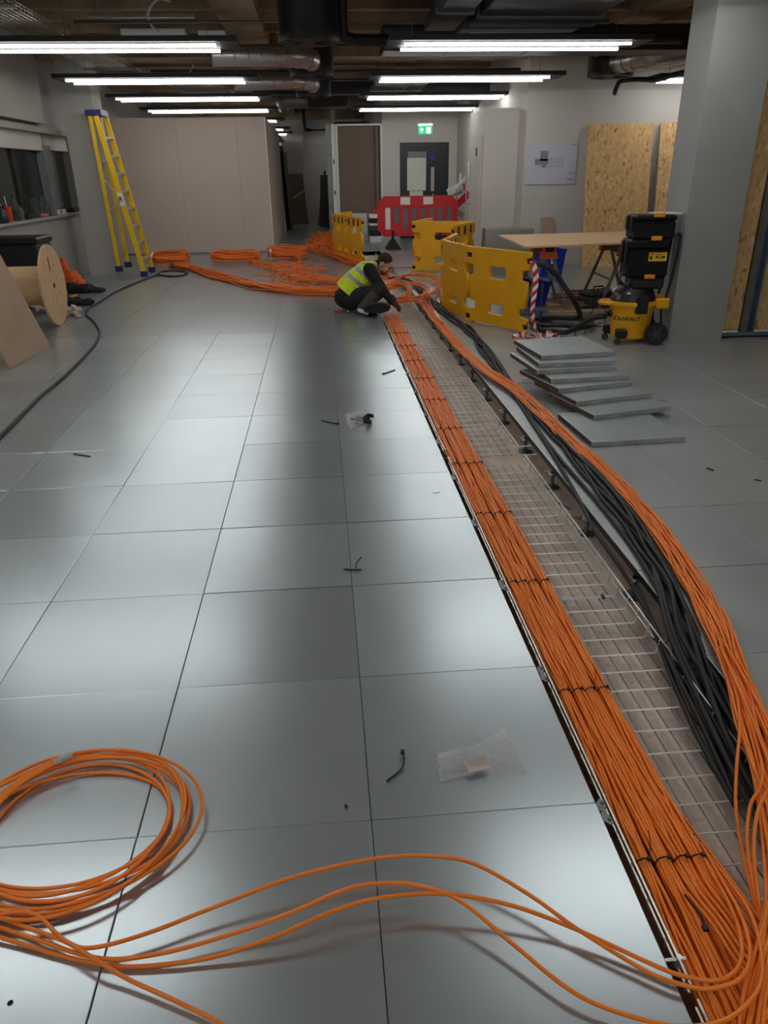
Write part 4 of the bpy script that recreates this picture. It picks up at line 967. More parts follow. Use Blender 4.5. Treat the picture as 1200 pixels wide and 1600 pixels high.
# ------------------------------------------------------------------ wooden cable drum, board and clutter on the left
fc = A(83, 446, 7.42); fc.z = .435
drum = thing('cable_drum', 'empty plywood cable drum lying on its flanges at left', 'cable drum', (fc.x, fc.y, 0), .03)
MX = Matrix.Translation((0, 0, .435)) @ Matrix.Rotation(PI/2, 4, 'Y')
mb = MB(); mb.lathe([(.001, -.012), (.435, -.012), (.435, .012), (.001, .012)], 40, MX); mb.build('flange', WOOD, drum, smooth=True)
mb = MB(); mb.lathe([(.001, -.012), (.435, -.012), (.435, .012), (.001, .012)], 40, Matrix.Translation((-.62, 0, 0)) @ MX); mb.build('flange', WOOD, drum, smooth=True)
mb = MB(); mb.lathe([(.21, -.61), (.21, -.01)], 32, MX); mb.build('core', WOOD, drum, smooth=True)
mb = MB()
HOLE = mat('dark_hole', (40, 28, 20), .9)
for y, z, r in ((0, 0, .03), (-.12, .07, .008), (.14, .06, .008), (-.1, -.12, .008), (.05, -.13, .008), (.15, -.1, .008), (-.02, -.24, .008), (.1, -.23, .008), (-.11, .16, .008), (.02, .16, .008), (.09, .2, .008)):
    mb.lathe([(r, 0), (r, .0015), (.0005, .0015)], 10, Matrix.Translation((.012, y, .435+z)) @ Matrix.Rotation(PI/2, 4, 'Y'))
mb.box(.012, .0135, -.055, -.03, .60, .74); mb.build('holes', HOLE, drum)
# leaning board
a, b = G(15, 576), G(78, 542); up_ = Vector((-.35, .06, .98)); n = (b-a).cross(up_).normalized()*.009
mb = MB(); q = [a, b, b+up_*1.15, a+up_*1.15]; mb.hexa([q[0]-n, q[1]-n, q[2]-n, q[3]-n, q[0]+n, q[1]+n, q[2]+n, q[3]+n])
tag(mb.build('leaning_board', MDF), 'grey brown board leaning in front of the cable drum at left edge', 'board')
# black tub
t = thing('black_tub', 'black plastic tub standing behind the cable drum', 'tub', (-3.85, 8.9, 0))
mb = MB(); x0, x1 = -.42, .36
mb.hexa([(x0, -.3, 0), (x1, -.3, 0), (x1, .3, 0), (x0, .3, 0), (x0-.0, -.27, .78), (x1-.12, -.27, .78), (x1-.12, .27, .78), (x0, .27, .78)]); mb.build('tub_body', BLACK, t, bevel=.02)
MB().cbox(x0-.02, x1-.09, -.3, .3, .78, .86, .02).build('tub_lid', BLACK, t)
# bags, shoes, cloths
def lump(name, pts, m, lab, cat, vox=.012, sm=5, amp=.012, seed=1, sc=14):
    me = remesh(name, [cap(*p) if isinstance(p[1], Vector) else ell(*p) for p in pts], vox, sm, [m])
    for v in me.vertices:
        d = mnoise.noise_vector(v.co*sc+Vector((seed, 0, 0))); v.co += d*amp; v.co.z = max(v.co.z, .002)
    return tag(link(name, me), lab, cat)
p = G(113, 450); OBG = mat('orange_bag', (236, 96, 30), .45, 0, var=.25, scale=18)
lump('orange_bag', [(p+Vector((0, .1, .12)), .13, .1, .14), (p+Vector((-.09, .12, .30)), .05, .05, .14), (p+Vector((.1, .05, .06)), .1, .08, .07)], OBG, 'crumpled orange plastic bag on the floor behind the cable drum', 'bag', seed=3, amp=.03)
p = G(128, 458)
lump('black_bag', [(p+Vector((-.12, .06, .06)), .16, .1, .08), (p+Vector((.02, .05, .05)), .12, .1, .06)], CLOTH, 'black folded bag on the floor right of the orange bag', 'bag', seed=5, amp=.025)
p = G(148, 457)
lump('black_shoe', [(p+Vector((-.08, .02, .06)), .1, .06, .07), (p+Vector((.05, .02, .035)), .12, .05, .04)], BLACKR, 'black work shoe at the right end of the floor clutter', 'shoe', seed=6, amp=.008)
p = G(124, 478)
lump('dark_cloth', [(p+Vector((-.1, .1, .04)), .16, .1, .06), (p+Vector((.07, .06, .04)), .12, .07, .05)], mat('dark_blue_cloth', (26, 30, 40), .9, 0, var=.3, scale=12), 'dark blue cloth lying on the floor beside the drum', 'cloth', seed=7, amp=.025)
p = G(112, 464, .06)
tag(MB().tube(catmull([p+Vector((-.1, 0, 0)), p, p+Vector((.07, .02, .02))], 3), .018, 8).build('yellow_handle', YELLOW, None, smooth=True), 'short yellow tool handle poking out beside the cable drum', 'tool')
RAG = mat('cream_rags', (206, 190, 172), .9, 0, var=.15, scale=20)
for i, (px, py, s) in enumerate(((62, 492, 1.2), (112, 496, .8))):
    p = G(px, py); mbp = []
    rr = random.Random(i)
    for k in range(8): q = p+Vector((rr.uniform(-.16, .14)*s, rr.uniform(-.02, .2), rr.uniform(.02, .11))); mbp.append((q, q+Vector((rr.uniform(-.14, .14), rr.uniform(-.04, .04), rr.uniform(-.03, .03))), .03, .024))
    lump('cream_rag_heap', mbp, RAG, ('heap of cream rags under the drum core', 'smaller heap of cream rags right of the drum flange')[i], 'rags', vox=.011, sm=2, amp=.018, seed=i+9)
# black cable across the floor
P = [(-40, 720), (0, 682), (30, 652), (62, 620), (90, 597), (112, 577), (135, 553), (150, 535), (155, 518), (146, 502), (135, 492), (138, 482), (155, 472), (180, 456), (205, 445), (225, 437), (246, 430), (268, 432), (290, 429), (286, 424), (262, 423), (246, 427), (262, 431), (285, 430), (292, 426), (275, 423), (255, 424)]
tag(MB().tube(catmull([G(*q, .012) for q in P], 6), .0115, 8).build('black_floor_cable', BLACKR, None, smooth=True, ang=2), 'long black cable snaking over the floor from the left edge to the ladder', 'cable')
# ------------------------------------------------------------------ bottles and bits on the window sill
SX = -4.34; SZ = .985
def sill(px): 
    d = ray(px, 350-(px*.18)); return Vector((SX, (CAM+d*((SX-CAM.x)/d.x)).y, SZ))
CLR = mat('clear_bottle_plastic', (190, 205, 200), .08, 0, var=.02, trans=.92, ior=1.25)
def bottle(px, h, r, lab, capm=BLACK, m=None):
    t = thing('drinks_bottle', lab, 'bottle', sill(px), 0, 'bottles on the window sill')
    mb = MB(); mb.lathe([(r*.85, 0), (r, .01), (r, h*.28), (r*.9, h*.4), (r, h*.52), (r, h*.66), (r*.75, h*.8), (r*.34, h*.9), (r*.32, h*.95)], 16); mb.build('bottle_body', m or CLR, t, smooth=True)
    mb = MB(); mb.lathe([(r*.38, h*.94), (r*.38, h), (.001, h)], 12); mb.build('bottle_cap', capm, t)
bottle(2, .34, .05, 'clear bottle at the far left edge of the window sill')
bottle(27, .33, .055, 'large clear bottle behind the red cup on the sill')
bottle(58, .32, .05, 'clear bottle, left of the pair by the window mullion')
bottle(71, .32, .05, 'clear bottle, right of the pair by the window mullion')
bottle(77, .20, .035, 'small dark capped bottle beside the window mullion')
bottle(33, .20, .06, 'squat green tinted bottle on the sill right of red cup', m=mat('green_bottle', (90, 120, 104), .2, 0, trans=.4))
t = thing('red_cup', 'red plastic cup with a straw on the window sill', 'cup', sill(14)+Vector((.02, 0, 0))); mb = MB(); mb.lathe([(.04, 0), (.05, .2), (.045, .2), (.036, .01), (.001, .01)], 16); mb.build('cup_body', mat('red_cup_plastic', (226, 60, 28), .45), t, smooth=True); MB().cyl((0, 0, .05), (-.03, .05, .33), .006, n=6).build('straw', WPLAS, t)
t = tag(MB().lathe([(.05, 0), (.06, .02), (.06, .13), (.04, .16), (.04, .18), (.001, .18)], 16, Matrix.Translation(sill(5)+Vector((.04, -.05, 0)))).build('dark_jar', mat('blue_grey_jar', (46, 54, 62), .2), None, smooth=True), 'dark blue grey jar beside the red cup', 'jar')
p = sill(45); lump('black_pouch', [(p+Vector((0, 0, .04)), .05, .14, .045), (p+Vector((0, .12, .03)), .04, .08, .04)], BLACK, 'black pouch lying on the sill between the bottles', 'pouch', seed=12, amp=.012)
p = sill(66); lump('red_packet', [(p+Vector((.02, 0, .03)), .04, .13, .035), (p+Vector((.02, .12, .02)), .04, .08, .025)], mat('red_white_packet', (206, 50, 56), .5, 0, var=.1, scale=26, rgb2=(220, 190, 170), ramp=(.5, .56)), 'red and white crumpled packet under the bottle pair', 'packet', seed=13, amp=.01)
p = sill(93); t = thing('white_box', 'white box with a black mark at the window mullion', 'box', p); MB().box(-.05, .05, -.21, .21, 0, .075).build('carton', WPLAS, t); mb = MB(); mb.lathe([(.03, 0), (.03, .001), (.012, .001)], 14, Matrix.Translation((.051, -.06, .04)) @ Matrix.Rotation(PI/2, 4, 'Y')); mb.box(.05, .0515, .16, .18, .02, .055); mb.build('printed_mark', BLACK, t)
p = sill(116); tag(MB().cbox(p.x-.05, p.x+.05, p.y-.16, p.y+.16, p.z, p.z+.07, .015).build('black_case', BLACK), 'small black case on the sill next to the column', 'case')

# ------------------------------------------------------------------ orange cable hanks on the far floor
def hank(px, py, L, rad, lab, n=34, seed=1, tape=True, dz=.0):
    p = G(px, py); t = thing('orange_cable_hank', lab, 'cable coil', p, 0, 'orange cable hanks on the far floor'); r = random.Random(seed); mb = MB()
    for i in range(n):
        h = L/2*r.uniform(.82, 1.02); w_ = rad*r.uniform(.3, 1.0); z = .01+r.random()*rad*.8; ph = r.uniform(-.25, .25); P = []
        for k in range(12):
            a = 2*PI*k/12; P.append(Vector((h*math.copysign(abs(math.cos(a))**.55, math.cos(a)), ph*.3+w_*math.sin(a)+r.uniform(-.02, .02), z+.05*math.sin(a+ph*5)+r.uniform(0, .03)+.05)))
        for q in P: q.z = max(q.z, .008)
        mb.tube(catmull(P, 3, closed=True), .0065, 4, closed=True)
    tag(mb.build('strands', ORANGED, t, smooth=True, ang=2), kind='stuff')
    if tape: 
        mb = MB(); ring = [(-L/2*.78, -rad*1.02*math.cos(a*PI/8), .10+.12*math.sin(a*PI/8)) for a in range(16)]; mb.tube(ring, .022, 6, closed=True); mb.build('white_tape_wrap', WPLAS, t, smooth=True)
hank(266, 414, .76, .17, 'left orange cable hank on the floor beside the ladder', 40, 1)
hank(369, 411, .95, .14, 'middle orange cable hank lying before the plasterboard partition', 36, 2, False)
hank(449, 405, .80, .17, 'right orange cable hank at the corner of the partition', 40, 3)
def trail(lab, paths, n, spread, seed, r=.0065, lift=.04):
    t = thing('orange_cable_trail', lab, 'cable bundle', G(*paths[0][len(paths[0])//2]), 0, 'orange cable trails on the far floor'); rr = random.Random(seed); mb = MB()
    for P in paths:
        for i in range(n):
            o = rr.uniform(-1, 1); Q = []
            for q in P: Q.append(G(*q)+Vector((rr.uniform(-.05, .05), o*spread+rr.uniform(-.07, .07)*spread*4, .01+rr.random()*lift)))
            mb.tube(catmull(Q, 3), r, 4)
    tag(mb.build('strands', ORANGED, t, world=True, smooth=True, ang=2), kind='stuff')
trail('orange cables trailing from the left hank to the worker', [[(270, 418), (300, 422), (330, 432), (362, 440), (400, 450), (440, 456), (490, 459), (540, 460), (580, 462)]], 46, .18, 5, lift=.08)
trail('orange cables trailing from the right hank to the worker', [[(390, 412), (415, 416), (440, 428), (470, 440), (510, 444), (560, 446), (600, 452)], [(455, 402), (470, 412), (465, 425), (480, 437), (520, 441), (590, 450)]], 13, .14, 6, lift=.08)
t = thing('orange_cable_tangle', 'loose tangle of thin orange cable loops before the right hank', 'cable coil', G(460, 432)); rr = random.Random(15); mb = MB()
for i in range(38):
    c = G(rr.uniform(415, 500), rr.uniform(415, 447)); R_ = rr.uniform(.12, .3); ph = rr.random()*6; P = []
    for k in range(8):
        a = 2*PI*k/8*1.0+ph; P.append(c+Vector((R_*math.cos(a)*rr.uniform(.8, 1.2), R_*.9*math.sin(a)*rr.uniform(.8, 1.2), rr.uniform(.01, .10))))
    mb.tube(catmull(P, 3), .006, 4)
tag(mb.build('strands', ORANGED, t, world=True, smooth=True, ang=2), kind='stuff')
t = thing('orange_cable_heap', 'big heap of orange cable behind the left yellow gate barrier', 'cable coil', G(505, 385)); mb = MB()
for i in range(70):
    c = G(rr.uniform(500, 526), rr.uniform(371, 393)); R_ = rr.uniform(.15, .42); ph = rr.random()*6; P = []
    for k in range(9):
        a = 2*PI*k/9+ph; P.append(c+Vector((R_*math.cos(a)*rr.uniform(.7, 1.2), R_*1.3*math.sin(a), rr.uniform(.01, .32)*max(.15, 1-R_*1.5))))
    mb.tube(catmull([Vector((min(q.x, .36 if q.y > 18.4 else 9), q.y, q.z)) for q in P], 3), .008, 4)
tag(mb.build('strands', ORANGED, t, world=True, smooth=True, ang=2), kind='stuff')
trail('orange cables trailing from the big heap behind the worker', [[(502, 385), (505, 396), (520, 404), (540, 410), (565, 418), (590, 430), (605, 440)]], 30, .22, 8, r=.008, lift=.12)
# ------------------------------------------------------------------ sheets and boards at the far corridor
def lean(name, a, b, h, dx, dy, m, lab, th=.02):
    a, b = Vector((*a, 0)), Vector((*b, 0)); u = Vector((dx, dy, h)); n = (b-a).cross(u).normalized()*th/2
    q = [a, b, b+u, a+u]; tag(MB().hexa([x-n for x in q]+[x+n for x in q]).build(name, m), lab, 'board')
DKB = mat('dark_sheet', (70, 62, 54), .85, 0, var=.1); 
lean('dark_sheet', (-1.04, 21.7), (-1.0, 23.9), 2.3, -.1, 0, DKB, 'dark sheet leaning along the corridor side of the partition')
lean('dark_sheet', (-.94, 22.2), (-.92, 24.2), 2.15, -.1, 0, mat('brown_sheet', (104, 86, 70), .85), 'brown sheet leaning in front of the dark corridor sheet')
lean('grey_board', (-.95, 25.1), (-.45, 25.3), 1.55, -.12, .2, BROWNB, 'short brown grey board leaning at the end of the corridor')
lean('tan_board', (-.02, 24.4), (.05, 24.1), 1.5, .22, .1, mat('tan_board', (176, 134, 98), .8), 'tan upright board leaning by the right corridor wall')
lean('tan_board', (-.12, 24.8), (-.06, 24.6), 1.5, .2, .1, mat('tan_board_dark', (120, 92, 70), .8), 'darker tan board just behind the tan upright board')
lean('dark_plank_stack', (-.02, 23.9), (.22, 23.2), 1.5, .08, .05, DKB, 'dark grey planks leaning next to the tan boards', .1)
a, b = A(458, 310, 24.0), A(500, 281, 24.3); tag(MB().bar(a, b, .04, .03).build('timber_batten', WOOD), 'pale timber batten leaning diagonally across the corridor end', 'timber')
mb = MB(); p = A(508, 283, 23.6); mb.tube([p, p+Vector((0, 0, .16)), p+Vector((0, 0, .22))], [.035, .02, .03], 8); mb.ellip(p+Vector((0, 0, .25)), .04, .04, .04); tag(mb.build('pole_end', BLACK), 'black knobbed pole end standing above the dark planks', 'pole')
lean('pale_panel', (.62, 18.1), (1.12, 18.1), .62, 0, .3, mat('pale_blue_panel', (178, 186, 190), .5), 'pale blue grey panel leaning behind the left yellow gate barrier')
t = thing('boxed_stack', 'stack of grey and white boxes left of the red barrier', 'box stack', (1.25, 17.7, 0))
for i, (z, h, m) in enumerate(((0, .14, WPLAS), (.145, .1, DARKM), (.25, .12, GRYC), (.375, .06, WPLAS), (.44, .1, DARKM), (.545, .09, WPLAS))): MB().cbox(-.12-.01*(i % 2), .16, -.2, .2, z, z+h, .01).build('box', m, t)
# white metal scrap leaning on the corridor wall next to the red barrier
t = thing('scrap_brackets', 'tangle of white and red metal brackets leaning right of the red barrier', 'scrap', (3.2, 16.3, 0))
rr = random.Random(33)
for i in range(9):
    z = .35+i*.12; a = Vector((3.0+rr.uniform(-.1, .1), 16.2+rr.uniform(-.2, .2), z)); d = Vector((rr.choice((-1, 1))*.16, rr.uniform(-.1, .1), rr.uniform(-.18, .2)))
    MB().bar(a-d, a+d, .14 if i % 2 else .05, .02, (0, 1, .2)).build('bracket', (GALV, WPLAS, RED)[i % 3] if i % 3 != 2 or 2 < i < 7 else WPLAS, t, world=True)
for x in (3.05, 3.22): MB().bar((x, 16.3, 0), (x+.05, 16.35, 1.5), .03, .03, (0, 1, 0)).build('upright', WPLAS, t, world=True)
tag(MB().box(3.37, 3.4, 16.9, 17.25, 1.45, 1.75).build('control_panel', WPLAS, None), 'small white control panel on the corridor wall right of the door', 'panel')
tag(MB().box(3.365, 3.4, 17.35, 17.47, 1.15, 1.27).build('alarm_point', RED, None), 'small red alarm box on the corridor wall near the door', 'alarm')
# exit sign
t = thing('exit_sign', 'green illuminated exit sign with arrow hanging before the door', 'sign', (2.39, 17.0, 2.31))
GRN = mat('exit_green', (0, 158, 96), .4, 0, emit=.8); SW = mat('exit_white', (240, 255, 248), .4, 0, emit=1.3)
MB().box(-.155, .155, -.012, .012, 0, .165).build('sign_blade', GRN, t); MB().box(-.17, .17, -.03, .03, .168, .215).build('sign_housing', WPLAS, t)
mb = MB(); mb.box(-.09, -.07, -.0135, -.012, .035, .10); mb.add([(-.125, -.0135, .085), (-.035, -.0135, .085), (-.08, -.0135, .135)], [(0, 1, 2)]); mb.build('arrow', SW, t)
mb = MB(); mb.box(.025, .115, -.0135, -.012, .02, .145); mb.build('doorway_pictogram', SW, t)
mb = MB(); mb.lathe([(.012, 0), (.012, .001), (.001, .001)], 10, Matrix.Translation((.062, -.0138, .125)) @ Matrix.Rotation(PI/2, 4, 'X'))
for a, b in (((.06, .108), (.072, .07)), ((.072, .07), (.05, .05)), ((.05, .05), (.04, .028)), ((.07, .07), (.09, .045)), ((.09, .045), (.105, .04)), ((.062, .1), (.09, .085)), ((.06, .1), (.038, .085))): mb.bar((a[0], -.0142, a[1]), (b[0], -.0142, b[1]), .012, .001, (0, 1, 0))
mb.build('running_figure', GRN, t)
MB().cyl((0, 0, .215), (0, 0, CEIL-2.31), .008, n=6).build('drop_rod', GALVD, t)
# ------------------------------------------------------------------ ceiling services
def drumbox(c, r, z0, z1, lab):
    t = thing('air_diffuser_drum', lab, 'air diffuser', (c[0], c[1], z0), 0, 'black ceiling air diffuser drums')
    mb = MB(); mb.lathe([(r, 0), (r, z1-z0), (.001, z1-z0)], 32); mb.build('drum_casing', BLACK, t, smooth=True)
    mb = MB(); mb.lathe([(r*.98, .02), (r*.9, .012), (r*.2, .012), (.001, .0)], 32); mb.build('grille', mat('diffuser_grey', (52, 50, 48), .6), t, smooth=True)
    for k in range(10):
        a = 2*PI*k/10; M = Matrix.Rotation(a, 4, 'Z') @ Matrix.Rotation(.5, 4, 'X'); mb = MB(); mb.obox(M @ Vector((r*.55, 0, .0)), M.to_3x3() @ Vector((1, 0, 0)), M.to_3x3() @ Vector((0, 1, 0)), M.to_3x3() @ Vector((0, 0, 1)), r*.3, .012, .003); mb.build('vane', DARKM, t)
    for sx in (-1, 1): MB().cyl((sx*r*.8, 0, z1-z0), (sx*r*.8, 0, CEIL-z0), .006, n=5).build('hanger_rod', GALVD, t)
drumbox((-.09, 7.6), .31, 2.77, 3.2, 'black drum shaped air diffuser nearest at top centre')
drumbox((-.08, 10.55), .31, 2.77, 3.2, 'black drum air diffuser, second from the front at centre')
drumbox((-.07, 13.5), .31, 2.77, 3.2, 'black drum air diffuser, third from the front at centre')
drumbox((4.3, 10.8), .33, 2.77, 3.2, 'black drum air diffuser before the white wall at right')
SPI = mat('spiral_duct_steel', (176, 168, 164), .3, .85, var=.1, scale=4)
def duct(P, r, lab, rib=.13):
    C = catmull(P, 8); t = thing('spiral_air_duct', lab, 'duct', P[0], 0, 'round spiral air ducts')
    MB().tube(C, r, 20, False).build('duct_tube', SPI, t, smooth=True, world=True, ang=2)
    acc = 0
    for a, b in zip(C[:-1], C[1:]):
        acc += (b-a).length
        if acc > rib: acc = 0; d = (b-a).normalized()*.006; MB().tube([b-d, b+d], r+.006, 16).build('seam_rib', SPI, t, smooth=True, world=True)
def y9(x, y, Y): return A(x, y, Y)
duct([Vector((-1.35, 9.75, 2.93)), Vector((-1.2, 9.75, 2.93)), Vector((-1.0, 9.75, 2.93)), Vector((-.4, 9.78, 2.92)), Vector((-.12, 9.95, 2.92)), Vector((-.08, 10.3, 2.93))], .125, 'round silver duct bending into the second black drum')
duct([Vector((-1.35, 12.7, 2.93)), Vector((-1.2, 12.7, 2.93)), Vector((-1.0, 12.7, 2.93)), Vector((-.4, 12.72, 2.93)), Vector((-.12, 12.9, 2.93)), Vector((-.08, 13.25, 2.93))], .125, 'round silver duct bending into the third black drum')
duct([Vector((6.8, 10.0, 3.0)), Vector((5.6, 9.9, 3.0)), Vector((5.0, 9.8, 2.97)), Vector((4.6, 9.85, 2.93)), Vector((4.38, 10.1, 2.92)), Vector((4.3, 10.5, 2.93))], .15, 'round silver duct bending into the right hand black drum')
duct([Vector((7.5, 9.2, 3.12)), Vector((6.0, 8.9, 3.12)), Vector((4.9, 8.7, 3.1))], .14, 'short round silver duct beside the grey column top')
# black insulated pipe above the white wall
P = [A(960, 148, 11.6), A(964, 135, 11.6), A(972, 126, 11.5), A(1000, 124, 11.2), A(1025, 125, 10.9), A(1050, 118, 10.4), A(1090, 108, 10.0)]
tag(MB().tube(catmull(P, 5), .035, 10).build('insulated_pipe', BLACKR, None, smooth=True, ang=2), 'black insulated pipe dropping in front of the white wall', 'pipe')
P = [Vector((.28, 7.9, 3.3)), Vector((.28, 7.95, 2.95)), Vector((.36, 8.0, 2.86)), Vector((.9, 8.1, 2.86)), Vector((4.2, 8.25, 2.9))]
tag(MB().tube(catmull(P, 5), .06, 10).build('insulated_pipe', BLACKR, None, smooth=True, ang=2), 'black insulated pipe bending right beside the nearest black drum', 'pipe')
# grey rectangular ducts and the stepped air unit at top right
DG = mat('duct_grey', (96, 100, 106), .5, .35, var=.08, scale=2)
t = thing('air_handling_unit', 'grey rectangular air unit hanging at top right of the ceiling', 'air unit', (2.4, 8.0, 3.0))
for b in ((1.72, 3.0, 6.2, 7.7, 3.02, 3.17), (1.68, 3.1, 7.7, 8.15, 2.99, 3.17), (1.62, 2.95, 8.15, 8.75, 2.975, 3.16)): MB().cbox(*b, .01).build('casing', DG, t, world=True)
mb = MB(); mb.box(1.74, 2.9, 8.35, 8.72, 2.968, 2.975); mb.build('pale_access_panel', mat('access_panel_grey', (150, 146, 140), .5), t, world=True)
for x in (1.75, 2.9): MB().cyl((x, 8.0, 3.1), (x, 8.0, CEIL), .008, n=5).build('hanger_rod', GALVD, t, world=True)
t = thing('side_duct', 'dark grey rectangular duct left of the air unit', 'duct', (1.4, 7.5, 3.1)); MB().cbox(1.25, 1.6, 6.0, 8.6, 3.02, 3.16, .01).build('casing', DG, t, world=True); MB().cbox(1.22, 1.63, 7.5, 7.56, 3.0, 3.17, .005).build('flange', DG, t, world=True)
t = thing('cross_duct', 'dark rectangular duct running across behind the first light rafts', 'duct', (3.0, 9.2, 2.95)); MB().cbox(.8, 5.0, 9.0, 9.5, 2.88, 3.15, .01).build('casing', DARKM, t, world=True)
for x in (1.6, 2.6, 3.6):
    MB().cbox(x, x+.05, 8.98, 9.52, 2.87, 3.16, .005).build('flange', DARKM, t, world=True); MB().cyl((x, 9.25, 3.15), (x, 9.25, CEIL), .006, n=5).build('hanger_rod', GALVD, t, world=True)
t = thing('cross_duct', 'dark rectangular duct running across before the far lights', 'duct', (.5, 14.7, 2.95)); MB().cbox(-1.2, 3.3, 14.5, 14.9, 2.9, 3.15, .01).build('casing', DARKM, t, world=True)
for x in (-.8, .8, 2.8): MB().cyl((x, 14.7, 3.14), (x, 14.7, CEIL), .006, n=5).build('hanger_rod', GALVD, t, world=True)
# wire baskets hanging along the left side
def basket(x0, x1, y0, y1, z, lab):
    t = thing('hanging_wire_basket', lab, 'cable tray', ((x0+x1)/2, (y0+y1)/2, z), 0, 'wire baskets under the ceiling'); mb = MB(); y = y0
    while y <= y1: mb.tube([(x0, y, z+.055), (x0, y, z), (x1, y, z), (x1, y, z+.055)], .003, 4); y += .1
    mb.build('cross_wires', ZINC, t, world=True); mb = MB(); n = int((x1-x0)/.05)
    for i in range(n+1): mb.tube([(x0+(x1-x0)*i/n, y0, z-.004), (x0+(x1-x0)*i/n, y1, z-.004)], .003, 4)
    for x in (x0, x1):
        for zz in (.028, .055): mb.tube([(x, y0, z+zz), (x, y1, z+zz)], .003, 4)
    mb.build('long_wires', ZINC, t, world=True)
    yy = y0+.5
    while yy < y1:
        MB().bar((x0-.05, yy, z-.02), (x1+.05, yy, z-.02), .04, .02).build('trapeze_bar', GALVD, t, world=True)
        for x in (x0-.03, x1+.03): MB().cyl((x, yy, z-.02), (x, yy, CEIL), .005, n=5).build('hanger_rod', GALVD, t, world=True)
        yy += 1.5
basket(-3.15, -2.68, 3.0, 8.3, 2.91, 'bright wire basket under the ceiling at top left, nearest')
basket(-3.10, -2.55, 8.4, 11.2, 2.88, 'wire basket under the ceiling at left, behind the first light raft')
basket(-2.5, -1.6, 12.0, 15.2, 2.92, 'wire basket under the ceiling above the plasterboard partition')
basket(1.0, 1.9, 12.0, 14.4, 2.92, 'wire basket under the ceiling in front of the door wall')
# junction boxes, rail and white conduit over the left light raft
t = thing('ceiling_box', 'pale metal box hung from a rail above the left light raft', 'metal box', (-1.95, 8.7, 3.05)); PAL = mat('pale_box_metal', (176, 176, 172), .5, .3, var=.05)
p, q = A(187, 44, 8.8), A(290, 58, 8.8); MB().cbox(p.x, q.x, 8.8, 9.1, q.z-.02, p.z, .005).build('casing', PAL, t, world=True)
for px in (190, 287): a = A(px, 40, 8.8); MB().cyl(a, a+Vector((0, 0, .16)), .005, n=5).build('drop_rod', GALVD, t, world=True)
p, q = A(309, 47, 8.9), A(353, 66, 8.9); tag(MB().cbox(p.x, q.x, 8.9, 9.2, q.z, p.z, .005).build('ceiling_box', PAL), 'small pale metal box beside the long hung box at top left', 'metal box')
p, q = A(138, 24, 8.8), A(303, 25, 8.8); tag(MB().bar(p, q, .04, .04).build('mounting_rail', GALVD), 'steel mounting rail across the ceiling at top left', 'rail')
P = [A(268, 3, 8.4), A(250, -2, 8.4), A(238, 6, 8.4), A(231, 22, 8.4), A(236, 38, 8.4), A(247, 50, 8.4), A(260, 59, 8.4)]
tag(MB().tube(catmull(P, 5), .014, 8).build('white_conduit', WPLAS, None, smooth=True, ang=2), 'white flexible conduit curling above the left light raft', 'conduit')
p, q = A(302, 102, 10.9), A(294, 114, 10.8); q.z = 2.829; tag(MB().cyl(p, q, .012, n=8).build('white_conduit_stub', WPLAS), 'short white conduit stub above the second left light raft', 'conduit')
rr = random.Random(44)
for i in range(7):
    y = (8.2, 9.6, 11.6, 12.2, 14.1, 17.2, 18.2)[i]; z = rr.uniform(3.0, 3.12); x0 = rr.choice((-4.2, -3.9, -2.6)); x1 = rr.choice((.9, 2.4, 3.3))
    w_ = ['first', 'second', 'third', 'fourth', 'fifth', 'sixth', 'seventh'][i]
    tag(MB().cyl((x0, y, z), (x1, y, z), rr.choice((.02, .035, .05)), n=8).build('ceiling_pipe', DARKM if i % 2 else GALVD), f'{w_} pipe from the front running across under the ceiling', 'pipe', 'pipes across the ceiling')
t = thing('duct_branch', 'bulky dark duct branch under the ceiling before the corridor', 'duct', (.2, 16.5, 2.9)); MB().cbox(-.2, .65, 16.75, 17.6, 2.86, 3.16, .03).build('casing', DARKM, t, world=True); mb = MB(); mb.tube(catmull([(-.1, 17.0, 3.0), (-.5, 17.0, 3.0), (-.75, 17.2, 3.0), (-.8, 18.6, 3.0)], 5), .14, 14); mb.build('round_branch', GALVD, t, world=True, smooth=True)
P = [Vector((.38, 24.8, 2.8)), Vector((-.35, 24.8, 2.8)), Vector((-.4, 24.8, 2.82)), Vector((-.42, 24.8, 3.0)), Vector((-.42, 24.8, CEIL-.01))]
tag(MB().tube(P, .05, 8).build('corridor_pipe', BLACKR, None, smooth=True), 'black pipe elbow under the ceiling at the corridor end', 'pipe')

# ------------------------------------------------------------------ cable ties and scraps on the floor
def tie(P, lab, r=.0022, hd=True):
    Q = [G(*p) if len(p) == 3 else G(*p, .004) for p in P]; t = thing('cable_tie_offcut', lab, 'cable tie', Q[0], 0, 'black cable tie scraps')
    MB().tube(catmull(Q, 4), r, 5).build('strap', BLACK, t, world=True, smooth=True)
    if hd: MB().obox(Q[0], (1, 0, 0), (0, 1, 0), (0, 0, 1), r*2, r*2, r*1.6).build('tie_head', BLACK, t, world=True)
tie([(629, 1175, .012), (632, 1188, .01), (626, 1203, .006), (604, 1220)], 'curved black cable tie on the floor left of the clear bag', .0028)
tie([(536, 889), (550, 890), (565, 890)], 'straight black cable tie lying under a bent one on floor', .0032, False)
tie([(556, 888), (557, 880, .02), (565, 870, .05)], 'bent black cable tie standing up from the straight one', .0025, False)
tie([(528, 662), (520, 661), (502, 657)], 'black cable tie on the floor left of the small parts bag', .004)
tie([(599, 584), (608, 581), (617, 578)], 'black cable tie on the floor nearest below the worker', .0045)
tie([(141, 713), (128, 711), (115, 709)], 'black cable tie on the floor at far left', .004, False)
tie([(1104, 731), (1109, 733), (1115, 735)], 'short black scrap on the floor right of the panel stack', .0045, False)
